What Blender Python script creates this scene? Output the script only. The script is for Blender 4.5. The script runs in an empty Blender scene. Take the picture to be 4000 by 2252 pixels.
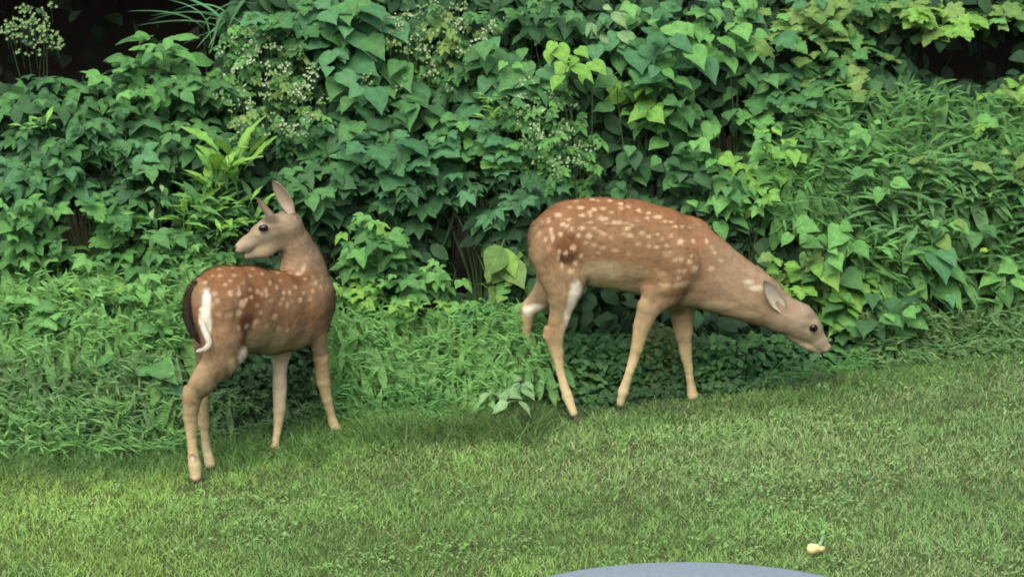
import bpy, math, random
import numpy as np
from mathutils import Matrix, Vector

random.seed(7)
rng = np.random.default_rng(7)
scene = bpy.context.scene
COL = scene.collection
R = math.radians

# ------------------------------------------------------------------ camera
CAM = np.array([0.0, -12.0, 3.6])
PITCH = R(14.0)
FPX = 14815.0
cd = bpy.data.cameras.new('camera')
cd.sensor_width = 36.0
cd.lens = FPX / 4000.0 * 36.0
cd.clip_start = 0.1
cd.clip_end = 400.0
cam = bpy.data.objects.new('camera', cd)
COL.objects.link(cam)
cam.location = CAM
cam.rotation_euler = (math.pi / 2 - PITCH, 0, 0)
scene.camera = cam
# ------------------------------------------------------------------ sky, sun, exposure
w = bpy.data.worlds.new('World')
scene.world = w
w.use_nodes = True
nt = w.node_tree
bg = nt.nodes['Background']
sky = nt.nodes.new('ShaderNodeTexSky')
sky.sky_type = 'NISHITA'
sky.sun_disc = False
sky.sun_elevation = R(54)
sky.sun_rotation = R(196)
sky.air_density = 1.0
sky.dust_density = 8.0
sky.ozone_density = 1.0
nt.links.new(sky.outputs[0], bg.inputs[0])
bg.inputs[1].default_value = 0.15
sd = bpy.data.lights.new('sun', 'SUN')
sd.energy = 1.05
sd.angle = R(50)
sd.color = (1.0, 0.98, 0.88)
sun = bpy.data.objects.new('sun', sd)
COL.objects.link(sun)
# towards the sun: behind the camera and a little to the left, high
_el, _az = R(54), R(196)
sv = Vector((math.sin(_az) * math.cos(_el), math.cos(_az) * math.cos(_el), math.sin(_el)))
sun.rotation_euler = sv.to_track_quat('Z', 'Y').to_euler()
scene.view_settings.view_transform = 'Standard'
scene.view_settings.look = 'None'
scene.view_settings.exposure = 0.92
scene.view_settings.gamma = 1.0
scene.view_settings.use_curve_mapping = False
scene.render.engine = 'CYCLES'
scene.cycles.filter_width = 1.8
scene.cycles.max_bounces = 6
scene.cycles.diffuse_bounces = 3
scene.cycles.transmission_bounces = 4
scene.cycles.use_denoising = True
scene.cycles.denoiser = 'OPENIMAGEDENOISE'


# ------------------------------------------------------------------ helpers
def lerp(a, b, t):
    return a + (b - a) * t


_lat = np.random.default_rng(3).random((64, 64))


def vnoise(x, y, seed=0):
    x = np.asarray(x, float) + seed * 17.31
    y = np.asarray(y, float) + seed * 9.77
    xi = np.floor(x).astype(int); yi = np.floor(y).astype(int)
    fx = x - xi; fy = y - yi
    fx = fx * fx * (3 - 2 * fx); fy = fy * fy * (3 - 2 * fy)
    a = _lat[xi % 64, yi % 64]; b = _lat[(xi + 1) % 64, yi % 64]
    c = _lat[xi % 64, (yi + 1) % 64]; d = _lat[(xi + 1) % 64, (yi + 1) % 64]
    return (a * (1 - fx) + b * fx) * (1 - fy) + (c * (1 - fx) + d * fx) * fy


def fbm(x, y, seed=0, n=3):
    s = 0; a = 0.5; t = 0
    for i in range(n):
        s = s + a * vnoise(x * 2 ** i, y * 2 ** i, seed + i); t += a; a *= 0.5
    return s / t


def ground_z(x, y):
    x = np.asarray(x, float); y = np.asarray(y, float)
    z = 0.05 * 3.5 * np.tanh(x / 3.5)
    z = z + 0.012 * (fbm(x * 1.3, y * 1.3, 5) - 0.5)
    z = z + 0.55 * np.clip(y - 3.6, 0, 9) * (0.8 + 0.4 * vnoise(x * 0.3, y * 0.3, 2))
    return z


CP, SP = math.cos(PITCH), math.sin(PITCH)


def ray(px, py):
    u = (px - 2000.0) / FPX; v = (1126.0 - py) / FPX
    return np.array([u, CP + v * SP, -SP + v * CP])


def P(px, py, y):
    """the point seen at photo pixel (px, py) that stands at depth y"""
    d = ray(px, py)
    return CAM + d * ((y - CAM[1]) / d[1])


def G(px, py):
    y = 0.0
    for _ in range(30):
        p = P(px, py, y)
        d = ray(px, py)
        t = (ground_z(p[0], p[1]) - CAM[2]) / d[2]
        y = 0.5 * y + 0.5 * (CAM + d * t)[1]
    return P(px, py, y)


def proj(v):
    q = v - CAM
    dep = q[:, 1] * CP - q[:, 2] * SP
    up = q[:, 1] * SP + q[:, 2] * CP
    return 2000 + FPX * q[:, 0] / dep, 1126 - FPX * up / dep, dep


def m_per_px(y):
    return ((y + 12) * CP + 3.1 * SP) / FPX


def new_mesh(name, verts, faces_by_n, mat=None, colors=None, smooth=True, normals=None):
    """verts (N,3); faces_by_n: list of (M,k) int arrays"""
    me = bpy.data.meshes.new(name)
    verts = np.asarray(verts, np.float32)
    faces_by_n = [np.asarray(f, np.int32) for f in faces_by_n if len(f)]
    loops = np.concatenate([f.ravel() for f in faces_by_n])
    tot = np.concatenate([np.full(len(f), f.shape[1], np.int32) for f in faces_by_n])
    start = np.concatenate([[0], np.cumsum(tot)[:-1]]).astype(np.int32)
    me.vertices.add(len(verts)); me.vertices.foreach_set('co', verts.ravel())
    me.loops.add(len(loops)); me.loops.foreach_set('vertex_index', loops)
    me.polygons.add(len(tot)); me.polygons.foreach_set('loop_start', start)
    me.polygons.foreach_set('loop_total', tot)
    me.polygons.foreach_set('use_smooth', np.full(len(tot), smooth))
    me.update(calc_edges=True)
    if colors is not None:
        a = me.color_attributes.new('tint', 'FLOAT_COLOR', 'POINT')
        c = np.ones((len(verts), 4), np.float32); c[:, :3] = colors
        a.data.foreach_set('color', c.ravel())
    if normals is not None:
        me.normals_split_custom_set_from_vertices(np.asarray(normals, np.float32))
    if mat:
        me.materials.append(mat)
    return me


def link(name, me, parent=None, loc=None):
    o = bpy.data.objects.new(name, me)
    COL.objects.link(o)
    if parent is not None:
        o.parent = parent
    if loc is not None:
        o.location = loc
    return o


def tag(o, label=None, cat=None, group=None, kind=None):
    if label: o['label'] = label
    if cat: o['category'] = cat
    if group: o['group'] = group
    if kind: o['kind'] = kind
    return o


def empty(name, loc, label, cat, group=None):
    o = bpy.data.objects.new(name, None)
    o.empty_display_size = 0.05
    COL.objects.link(o)
    o.location = loc
    return tag(o, label, cat, group)


# ------------------------------------------------------------------ materials
def mat_base(name):
    m = bpy.data.materials.new(name)
    m.use_nodes = True
    n = m.node_tree
    for x in list(n.nodes): n.nodes.remove(x)
    out = n.nodes.new('ShaderNodeOutputMaterial')
    return m, n, out


def N(n, typ, **kw):
    x = n.nodes.new(typ)
    for k, v in kw.items():
        if isinstance(k, str) and hasattr(x, k): setattr(x, k, v)
    return x


def math_node(n, op, a, b=None, clamp=False):
    x = n.nodes.new('ShaderNodeMath'); x.operation = op; x.use_clamp = clamp
    for i, v in enumerate((a, b)):
        if v is None: continue
        if isinstance(v, (int, float)): x.inputs[i].default_value = v
        else: n.links.new(v, x.inputs[i])
    return x.outputs[0]


def mixc(n, fac, a, b, mode='MIX'):
    x = n.nodes.new('ShaderNodeMix'); x.data_type = 'RGBA'; x.blend_type = mode
    for i, v in ((0, fac), (6, a), (7, b)):
        if isinstance(v, (int, float)): x.inputs[i].default_value = v
        elif isinstance(v, tuple): x.inputs[i].default_value = (*v, 1)
        else: n.links.new(v, x.inputs[i])
    return x.outputs[2]


def leaf_mat(name, lo, hi, trans=0.3, rough=0.62, attr=False, veins=True, spec=0.16, vein_gain=1.25):
    m, n, out = mat_base(name)
    tc = N(n, 'ShaderNodeTexCoord')
    oi = N(n, 'ShaderNodeObjectInfo')
    if attr:
        at = N(n, 'ShaderNodeAttribute'); at.attribute_name = 'tint'
        col = at.outputs['Color']
    else:
        col = mixc(n, oi.outputs['Random'], lo, hi)
    nz = N(n, 'ShaderNodeTexNoise'); nz.inputs['Scale'].default_value = 3.0 if not attr else 30
    nz.inputs['Detail'].default_value = 4
    n.links.new(tc.outputs['Object'], nz.inputs['Vector'])
    mr = N(n, 'ShaderNodeMapRange')
    mr.inputs['From Min'].default_value = 0.3; mr.inputs['From Max'].default_value = 0.7
    mr.inputs['To Min'].default_value = 0.72; mr.inputs['To Max'].default_value = 1.25
    n.links.new(nz.outputs['Fac'], mr.inputs['Value'])
    vm = n.nodes.new('ShaderNodeVectorMath'); vm.operation = 'SCALE'
    n.links.new(col, vm.inputs[0]); n.links.new(mr.outputs[0], vm.inputs['Scale'])
    col = vm.outputs[0]
    bump_h = nz.outputs['Fac']
    if veins:
        sx = N(n, 'ShaderNodeSeparateXYZ')
        n.links.new(tc.outputs['Object'], sx.inputs[0])
        ay = math_node(n, 'ABSOLUTE', sx.outputs[1])
        mid = math_node(n, 'SUBTRACT', 1.0, math_node(n, 'DIVIDE', ay, 0.03), clamp=True)
        s = math_node(n, 'SUBTRACT', sx.outputs[0], math_node(n, 'MULTIPLY', ay, 0.9))
        fr = math_node(n, 'PINGPONG', math_node(n, 'MULTIPLY', s, 7.0), 0.5)
        side = math_node(n, 'SUBTRACT', 1.0, math_node(n, 'DIVIDE', fr, 0.13), clamp=True)
        side = math_node(n, 'MULTIPLY', side, 0.55)
        v = math_node(n, 'MAXIMUM', mid, side)
        lt = mixc(n, 1.0, col, (vein_gain, vein_gain, vein_gain * 0.95), 'MULTIPLY')
        col = mixc(n, v, col, lt)
        bump_h = math_node(n, 'SUBTRACT', nz.outputs['Fac'], math_node(n, 'MULTIPLY', v, 0.8))
    if not attr:
        va = n.nodes.new('ShaderNodeVectorMath'); va.operation = 'ADD'
        cb = N(n, 'ShaderNodeCombineXYZ'); n.links.new(math_node(n, 'MULTIPLY', oi.outputs['Random'], 40.0), cb.inputs[0])
        n.links.new(tc.outputs['Object'], va.inputs[0]); n.links.new(cb.outputs[0], va.inputs[1])
        n2 = N(n, 'ShaderNodeTexNoise'); n2.inputs['Scale'].default_value = 5.5; n2.inputs['Detail'].default_value = 3
        n.links.new(va.outputs[0], n2.inputs['Vector'])
        bl = math_node(n, 'MULTIPLY', math_node(n, 'SUBTRACT', n2.outputs['Fac'], .66), 14.0, clamp=True)
        col = mixc(n, math_node(n, 'MULTIPLY', bl, .7), col, (.085, .075, .025))
    geo = N(n, 'ShaderNodeNewGeometry')
    pale = mixc(n, 0.25, col, (0.10, 0.18, 0.09))
    col = mixc(n, geo.outputs['Backfacing'], col, pale)
    pb = N(n, 'ShaderNodeBsdfPrincipled')
    n.links.new(col, pb.inputs['Base Color'])
    pb.inputs['Roughness'].default_value = rough
    pb.inputs['Specular IOR Level'].default_value = spec
    bp = N(n, 'ShaderNodeBump'); bp.inputs['Strength'].default_value = 0.35; bp.inputs['Distance'].default_value = 0.006
    n.links.new(bump_h, bp.inputs['Height']); n.links.new(bp.outputs[0], pb.inputs['Normal'])
    tr = N(n, 'ShaderNodeBsdfTranslucent')
    tcx = mixc(n, 1.0, col, (1.3, 1.35, 0.55), 'MULTIPLY')
    n.links.new(tcx, tr.inputs['Color'])
    mx = N(n, 'ShaderNodeMixShader'); mx.inputs[0].default_value = trans
    n.links.new(pb.outputs[0], mx.inputs[1]); n.links.new(tr.outputs[0], mx.inputs[2])
    n.links.new(mx.outputs[0], out.inputs[0])
    return m


def simple_mat(name, color, rough=0.7, spec=0.3, noise=0.0, scale=20.0, bump=0.0):
    m, n, out = mat_base(name)
    pb = N(n, 'ShaderNodeBsdfPrincipled')
    pb.inputs['Roughness'].default_value = rough
    pb.inputs['Specular IOR Level'].default_value = spec
    tc = N(n, 'ShaderNodeTexCoord')
    nz = N(n, 'ShaderNodeTexNoise'); nz.inputs['Scale'].default_value = scale; nz.inputs['Detail'].default_value = 5
    n.links.new(tc.outputs['Object'], nz.inputs['Vector'])
    lo = tuple(c * (1 - noise) for c in color); hi = tuple(min(1, c * (1 + noise)) for c in color)
    n.links.new(mixc(n, nz.outputs['Fac'], lo, hi), pb.inputs['Base Color'])
    if bump:
        bp = N(n, 'ShaderNodeBump'); bp.inputs['Strength'].default_value = bump
        n.links.new(nz.outputs['Fac'], bp.inputs['Height']); n.links.new(bp.outputs[0], pb.inputs['Normal'])
    n.links.new(pb.outputs[0], out.inputs[0])
    return m


def tint_mat(name, rough=0.7, spec=0.15, trans=0.0, sheen=0.0):
    m, n, out = mat_base(name)
    at = N(n, 'ShaderNodeAttribute'); at.attribute_name = 'tint'
    pb = N(n, 'ShaderNodeBsdfPrincipled')
    pb.inputs['Roughness'].default_value = rough
    pb.inputs['Specular IOR Level'].default_value = spec
    if sheen:
        pb.inputs['Sheen Weight'].default_value = sheen
    n.links.new(at.outputs['Color'], pb.inputs['Base Color'])
    if trans:
        tr = N(n, 'ShaderNodeBsdfTranslucent')
        n.links.new(at.outputs['Color'], tr.inputs['Color'])
        mx = N(n, 'ShaderNodeMixShader'); mx.inputs[0].default_value = trans
        n.links.new(pb.outputs[0], mx.inputs[1]); n.links.new(tr.outputs[0], mx.inputs[2])
        n.links.new(mx.outputs[0], out.inputs[0])
    else:
        n.links.new(pb.outputs[0], out.inputs[0])
    return m


def lin(r, g, b):
    f = lambda c: (c / 255 / 12.92) if c / 255 <= 0.04045 else ((c / 255 + 0.055) / 1.055) ** 2.4
    return (f(r), f(g), f(b))


M_grass = tint_mat('grass_blades', 0.6, 0.2, 0.25)
M_fur = tint_mat('fawn_coat', 0.85, 0.05)
M_hair = tint_mat('fawn_hair', 0.8, 0.08)
M_soil_plain = simple_mat('soil', (0.045, 0.062, 0.024), 0.95, 0.1, 0.5, 14, 0.6)
M_soil, _n, _out = mat_base('soil_and_shaded_humus')
_tc = N(_n, 'ShaderNodeTexCoord'); _sx = N(_n, 'ShaderNodeSeparateXYZ'); _n.links.new(_tc.outputs['Object'], _sx.inputs[0])
_nz = N(_n, 'ShaderNodeTexNoise'); _nz.inputs['Scale'].default_value = 14; _nz.inputs['Detail'].default_value = 6
_n.links.new(_tc.outputs['Object'], _nz.inputs['Vector'])
_turf = mixc(_n, _nz.outputs['Fac'], (.02, .035, .012), (.07, .09, .035))
_hum_shaded = mixc(_n, _nz.outputs['Fac'], (.005, .005, .004), (.018, .016, .011))  # dark humus, darkened further in colour as shade behind the bank
_f = math_node(_n, 'MULTIPLY', math_node(_n, 'SUBTRACT', _sx.outputs[1], .9), 1.5, clamp=True)
_pb = N(_n, 'ShaderNodeBsdfPrincipled'); _pb.inputs['Roughness'].default_value = .95; _pb.inputs['Specular IOR Level'].default_value = .1
_n.links.new(mixc(_n, _f, _turf, _hum_shaded), _pb.inputs['Base Color'])
_bp = N(_n, 'ShaderNodeBump'); _bp.inputs['Strength'].default_value = .6
_n.links.new(_nz.outputs['Fac'], _bp.inputs['Height']); _n.links.new(_bp.outputs[0], _pb.inputs['Normal'])
_n.links.new(_pb.outputs[0], _out.inputs[0])
M_stem = simple_mat('green_stem', (0.035, 0.065, 0.022), 0.6, 0.3, 0.3)
M_wood = simple_mat('brown_stem', (0.05, 0.04, 0.025), 0.8, 0.2, 0.3)

# ------------------------------------------------------------------ ground
EDGE = [(-900, 1830), (0, 1800), (500, 1790), (800, 1775), (1250, 1735), (1650, 1690), (2000, 1690), (2300, 1655), (2800, 1590),
        (3100, 1545), (3400, 1475), (4000, 1395), (4700, 1300)]
_e = np.array([G(a, b)[:2] for a, b in EDGE])


def edge_y(x):
    return np.interp(x, _e[:, 0], _e[:, 1])


def build_ground():
    a = np.concatenate([[-60, -30, -15, -8], np.linspace(-5, 5, 101), [8, 15, 30, 60]])
    b = np.concatenate([[-40, -25, -14, -8], np.linspace(-5, 5, 101), [6, 7, 8, 10, 13, 20, 35, 60]])
    X, Y = np.meshgrid(a, b, indexing='ij')
    Z = ground_z(X, Y)
    v = np.stack([X, Y, Z], -1).reshape(-1, 3)
    nx, ny = len(a), len(b)
    i = np.arange(nx - 1)[:, None] * ny + np.arange(ny - 1)[None]
    f = np.stack([i, i + ny, i + ny + 1, i + 1], -1).reshape(-1, 4)
    tag(link('ground', new_mesh('ground', v, [f], M_soil)), kind='structure')


build_ground()


def blades(name, xy, height, width, lean, color, mat, segs=2, z0=None, curl=0.5):
    n = len(xy)
    x, y = xy[:, 0], xy[:, 1]
    z = ground_z(x, y) - 0.004 if z0 is None else z0
    az = rng.random(n) * 2 * np.pi
    fz = rng.random(n) * 2 * np.pi
    d = np.stack([np.cos(az), np.sin(az)], -1) * lean[:, None]
    wv = np.stack([np.cos(fz), np.sin(fz), np.zeros(n)], -1) * (width / 2)[:, None]
    V = []
    lev = [0, 0.55, 1.0] if segs == 2 else [0, 0.4, 0.75, 1.0]
    for k, t in enumerate(lev):
        c = np.stack([x + d[:, 0] * height * t ** 1.7, y + d[:, 1] * height * t ** 1.7,
                      z + height * (t - curl * lean * t * t * 0.5)], -1)
        if k < len(lev) - 1:
            s = 1.0 if k == 0 else (0.85 if k == 1 else 0.6)
            V += [c - wv * s, c + wv * s]
        else:
            V += [c]
    nv = len(V)
    v = np.stack(V, 1).reshape(-1, 3)
    b = (np.arange(n) * nv)[:, None]
    quads = [b + np.array([[2 * k, 2 * k + 1, 2 * k + 3, 2 * k + 2]]) for k in range(len(lev) - 2)]
    tri = b + np.array([[nv - 3, nv - 2, nv - 1]])
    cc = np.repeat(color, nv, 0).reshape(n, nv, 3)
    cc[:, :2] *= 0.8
    return new_mesh(name, v, [np.concatenate(quads), tri], mat, cc.reshape(-1, 3))


def lawn():
    n = 420000
    x = rng.uniform(-2.25, 2.35, n); y = rng.uniform(-1.9, 2.2, n)
    k = y < edge_y(x) + 0.05 + 0.05 * rng.standard_normal(n)
    x, y = x[k], y[k]; n = len(x)
    a = fbm(x * 2.2, y * 1.6, 1, 3); b = fbm(x * 9, y * 7, 4, 2); c = fbm(x * 1.1 + 3, y * 2.2, 8, 2)
    tuft = fbm(x * 26, y * 18, 11, 2)
    k = rng.random(n) < 0.45 + 1.0 * (tuft - 0.2)
    x, y, a, b, c, tuft = x[k], y[k], a[k], b[k], c[k], tuft[k]; n = len(x)
    h = (0.026 + 0.030 * (b - 0.4) + 0.018 * tuft) * rng.uniform(0.6, 1.35, n)
    h = np.clip(h * .66, 0.008, 0.045)
    near = np.clip((y - (edge_y(x) - 0.16)) / 0.16, 0, 1)
    h = h * (1 + 0.5 * near)
    for (fx, fy) in ((1070, 1795), (1331, 1718), (2250, 1638), (2426, 1590), (2708, 1590), (764, 1880), (822, 1830), (510, 1805)):
        g = G(fx, fy)                              # grass trodden down in front of each hoof
        h = h * (1 - .35 * np.exp(-(((x - g[0]) / .05) ** 2 + ((y - g[1] + .07) / .10) ** 2)))
    wd = rng.uniform(0.0020, 0.0040, n)
    c1 = np.array([0.150, 0.285, 0.080]); c2 = np.array([0.235, 0.400, 0.098]); c3 = np.array([0.135, 0.260, 0.110]); straw = np.array([0.29, 0.36, 0.18])
    warm = np.clip((0.5 - x) / 1.8, 0, 1)          # yellower turf on one side of the lawn
    t = np.clip((a - 0.35) / 0.35, 0, 1)[:, None]
    col = lerp(c1, c2, t * (0.35 + 0.65 * warm[:, None]))
    col = lerp(col, c3, (np.clip((x + 0.2) / 2.0, 0, 1) * 0.55)[:, None])
    st = np.clip((c - 0.56) / 0.2, 0, 1) * np.clip((x + 0.3) / 0.6, 0.15, 1)
    # dry patch of cut grass along the edge under the grazing fawn
    for (px, py, r) in ((2800, 1640, .18), (2560, 1680, .14), (2300, 1720, .12), (1750, 1730, .14), (3900, 1480, .16), (3500, 1560, .1), (3980, 1620, .12)):
        g = G(px, py)
        st = np.maximum(st, 0.9 * np.exp(-((x - g[0]) ** 2 / (r * 1.5) ** 2 + (y - g[1]) ** 2 / (r * 1.3) ** 2)))
    big = fbm(x * 1.6 + 2, y * 3.0, 51, 3); mid_ = fbm(x * 5, y * 9, 61, 2)
    col = col * (.52 + .55 * big + .45 * mid_)[:, None]
    s = (rng.random(n) < 0.03 + 0.34 * st)[:, None]
    col = np.where(s, lerp(col, straw, 0.8), col)
    col = col * rng.uniform(0.84, 1.14, n)[:, None]
    lean = rng.uniform(0.2, 1.3, n)
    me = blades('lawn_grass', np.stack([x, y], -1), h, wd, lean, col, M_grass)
    tag(link('lawn_grass', me), 'short mown lawn grass under and in front of the two fawns', 'grass', kind='stuff')


lawn()


# ------------------------------------------------------------------ fawns: implicit body -> one continuous mesh
def surface_nets(F, org, h):
    ins = F < 0
    nx, ny, nz = F.shape
    cnt = np.zeros((nx - 1, ny - 1, nz - 1), np.int8)
    C8 = [(i, j, k) for i in (0, 1) for j in (0, 1) for k in (0, 1)]
    for i, j, k in C8:
        cnt += ins[i:nx - 1 + i, j:ny - 1 + j, k:nz - 1 + k]
    act = (cnt > 0) & (cnt < 8)
    idx = np.argwhere(act)
    vals = [F[idx[:, 0] + i, idx[:, 1] + j, idx[:, 2] + k] for i, j, k in C8]
    s = np.zeros((len(idx), 3)); c = np.zeros(len(idx))
    for a in range(8):
        for b in range(a + 1, 8):
            A, B = np.array(C8[a]), np.array(C8[b])
            if np.abs(A - B).sum() != 1: continue
            fa, fb = vals[a], vals[b]
            m = (fa < 0) != (fb < 0)
            t = fa[m] / (fa[m] - fb[m])
            s[m] += A + (B - A) * t[:, None]; c[m] += 1
    v = (idx + s / c[:, None]) * h + org
    ids = np.full(act.shape, -1, np.int64); ids[act] = np.arange(len(idx))
    Q = []
    for ax in range(3):
        sl0 = [slice(1, -1)] * 3; sl0[ax] = slice(0, -1)
        sl1 = [slice(1, -1)] * 3; sl1[ax] = slice(1, None)
        a, b = ins[tuple(sl0)], ins[tuple(sl1)]
        e = np.argwhere(a != b)
        g = e.copy()
        for q in range(3):
            if q != ax: g[:, q] += 1
        u, w_ = [(1, 2), (2, 0), (0, 1)][ax]
        def cell(du, dw):
            t = g.copy(); t[:, u] -= du; t[:, w_] -= dw
            return ids[t[:, 0], t[:, 1], t[:, 2]]
        q = np.stack([cell(1, 1), cell(0, 1), cell(0, 0), cell(1, 0)], -1)
        inside0 = a[tuple(e.T)]
        q[~inside0] = q[~inside0][:, ::-1]
        Q.append(q)
    return v, np.concatenate(Q)


class Prim:
    def __init__(s, a, b, ra, rb, col, side=None, ratio=1.0, flow=None):
        s.a, s.b, s.ra, s.rb = np.array(a, float), np.array(b, float), ra, rb
        s.col = np.array(col, float); s.side = side; s.ratio = ratio
        f = (s.b - s.a) if flow is None else np.array(flow, float)
        s.flow = f / (np.linalg.norm(f) + 1e-9)

    def dist(s, p):
        ba = s.b - s.a
        L = float(ba @ ba) + 1e-9
        q = p - s.a
        t = np.clip(q @ ba / L, 0, 1)
        d = q - t[..., None] * ba
        if s.side is not None:
            ds = d @ s.side
            d = d + ds[..., None] * s.side * (1 / s.ratio - 1)
        return np.sqrt((d * d).sum(-1)) - (s.ra + (s.rb - s.ra) * t)


def build_body(prims, k=0.02, h=0.0045):
    lo = np.min([np.minimum(p.a - p.ra, p.b - p.rb) for p in prims], 0) - 0.03
    hi = np.max([np.maximum(p.a + p.ra, p.b + p.rb) for p in prims], 0) + 0.03
    n = np.ceil((hi - lo) / h).astype(int) + 1
    F = np.full(n, 1.0, np.float32)
    ax = [lo[i] + np.arange(n[i]) * h for i in range(3)]
    for p in prims:
        kk = getattr(p, 'k', None) or min(k, 0.6 * max(p.ra, p.rb))
        m = kk + 0.012
        l = np.minimum(p.a - p.ra, p.b - p.rb) - m
        g = np.maximum(p.a + p.ra, p.b + p.rb) + m
        i0 = np.maximum(((l - lo) / h).astype(int), 0); i1 = np.minimum(((g - lo) / h).astype(int) + 2, n)
        sl = tuple(slice(i0[i], i1[i]) for i in range(3))
        X, Y, Z = np.meshgrid(*[ax[i][sl[i]] for i in range(3)], indexing='ij')
        d = p.dist(np.stack([X, Y, Z], -1))
        f = F[sl]
        hh = np.clip(0.5 + 0.5 * (f - d) / kk, 0, 1)
        F[sl] = f + (d - f) * hh - kk * hh * (1 - hh)
    return surface_nets(F, lo, h)


def smooth_mesh(v, q, it=3, lam=0.5):
    e = np.concatenate([q[:, [0, 1]], q[:, [1, 2]], q[:, [2, 3]], q[:, [3, 0]]])
    deg = np.bincount(e.ravel(), minlength=len(v))[:, None]
    for _ in range(it):
        for l in (lam, -lam * 1.02):
            s = np.zeros_like(v)
            for c in range(3):
                s[:, c] = np.bincount(e[:, 0], v[e[:, 1], c], len(v)) + np.bincount(e[:, 1], v[e[:, 0], c], len(v))
            v = v + l * (s / np.maximum(deg, 1) - v)
    return v


def vert_normals(v, q):
    fn = np.cross(v[q[:, 2]] - v[q[:, 0]], v[q[:, 3 if q.shape[1] > 3 else 1]] - v[q[:, 1 if q.shape[1] > 3 else 0]])
    n = np.zeros_like(v)
    for k in range(q.shape[1]):
        for c in range(3):
            n[:, c] += np.bincount(q[:, k], fn[:, c], len(v))
    return n / (np.linalg.norm(n, axis=1, keepdims=True) + 1e-12)


def fur_mesh(name, v, q, nrm, col, flow, count, length, width, lift=0.3, jitter=0.25, lenv=None):
    tri = np.concatenate([q[:, [0, 1, 2]], q[:, [0, 2, 3]]]) if q.shape[1] == 4 else q
    A = np.linalg.norm(np.cross(v[tri[:, 1]] - v[tri[:, 0]], v[tri[:, 2]] - v[tri[:, 0]]), axis=1)
    t = tri[rng.choice(len(tri), count, p=A / A.sum())]
    r1 = np.sqrt(rng.random(count)); r2 = rng.random(count)
    wts = np.stack([1 - r1, r1 * (1 - r2), r1 * r2], -1)[..., None]
    g = lambda a: (a[t] * wts).sum(1)
    p, n, c, f = g(v), g(nrm), g(col), g(flow)
    n /= np.linalg.norm(n, axis=1, keepdims=True) + 1e-9
    f = f - n * (f * n).sum(1, keepdims=True)
    f /= np.linalg.norm(f, axis=1, keepdims=True) + 1e-9
    d = f + n * lift * rng.uniform(0.4, 1.6, (count, 1)) + rng.standard_normal((count, 3)) * jitter
    d /= np.linalg.norm(d, axis=1, keepdims=True)
    L = length * rng.uniform(0.6, 1.3, (count, 1))
    if lenv is not None: L = L * g(lenv[:, None])
    wv = np.cross(n, d); wv /= np.linalg.norm(wv, axis=1, keepdims=True) + 1e-9
    wv *= width * 0.5
    p = p - n * 0.0015
    V = np.stack([p - wv, p + wv, p + d * L], 1).reshape(-1, 3)
    # winding so that the geometric normal follows the skin normal
    T = np.arange(count * 3).reshape(-1, 3)
    gn = np.cross(V[T[:, 1]] - V[T[:, 0]], V[T[:, 2]] - V[T[:, 0]])
    fl = (gn * n).sum(1) < 0
    T[fl] = T[fl][:, ::-1]
    cl = fbm(p[:, 0] * 90 + p[:, 1] * 60, p[:, 2] * 90, 9, 2)[:, None]
    cc = c * rng.uniform(0.82, 1.18, (count, 1)) * (.66 + .68 * cl)
    C = np.repeat(cc, 3, 0).reshape(count, 3, 3)
    C[:, 2] *= 1.12
    NN = np.repeat(n, 3, 0)
    return new_mesh(name, V, [T], M_hair, np.clip(C, 0, 0.9).reshape(-1, 3), True, NN)


def ear_mesh(base, tip, widthdir, face, wid, inner, outer):
    """cupped leaf-shaped ear with real thickness; face = direction of the opening"""
    base, tip = np.array(base), np.array(tip)
    ax = tip - base; L = np.linalg.norm(ax); ax /= L
    face = np.array(face, float); face -= ax * (face @ ax); face /= np.linalg.norm(face)
    sd_ = np.cross(ax, face)
    nu, nv = 15, 11
    prof = lambda s: wid * (0.50 + 0.50 * min(1, s / 0.28)) * (1 - max(0, (s - 0.34) / 0.66) ** 2.3) ** 0.72 if s < 1 else 0
    vs, cs, fl = [], [], []
    for layer in (0, 1):
        for i in range(nu):
            s = i / (nu - 1) * 0.995
            w_ = prof(s)
            for j in range(nv):
                a = (j / (nv - 1) * 2 - 1)
                cup = (0.30 - 0.14 * s)
                off = -w_ * cup * 2 * (1 - a * a) * 1.0 + 0.02 * s * s
                q = base + ax * (s * L) + sd_ * (a * w_) + face * (off - (0.0035 if layer else 0) - 0.01 * (1 - s))
                vs.append(q); cs.append(outer if layer else tuple(lerp(np.array(inner), np.array(outer), min(1, max(0, abs(a) * 3.2 - 2.3, s * 3.5 - 2.8))))); fl.append(ax)
    F = []
    for layer in (0, 1):
        o = layer * nu * nv
        for i in range(nu - 1):
            for j in range(nv - 1):
                a = o + i * nv + j
                f = [a, a + 1, a + nv + 1, a + nv]
                F.append(f if layer else f[::-1])
    o = nu * nv
    for i in range(nu - 1):
        for j in (0, nv - 1):
            a = i * nv + j
            F.append([a, a + nv, o + a + nv, o + a] if j else [a + nv, a, o + a, o + a + nv])
    v = np.array(vs); q = np.array(F)
    m = (nu - 1) * (nv - 1)
    fn = np.cross(v[q[:m, 2]] - v[q[:m, 0]], v[q[:m, 3]] - v[q[:m, 1]])
    if (fn @ face).sum() < 0: q = q[:, ::-1].copy()
    return v, q, np.array(cs, float), np.array(fl)


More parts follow.
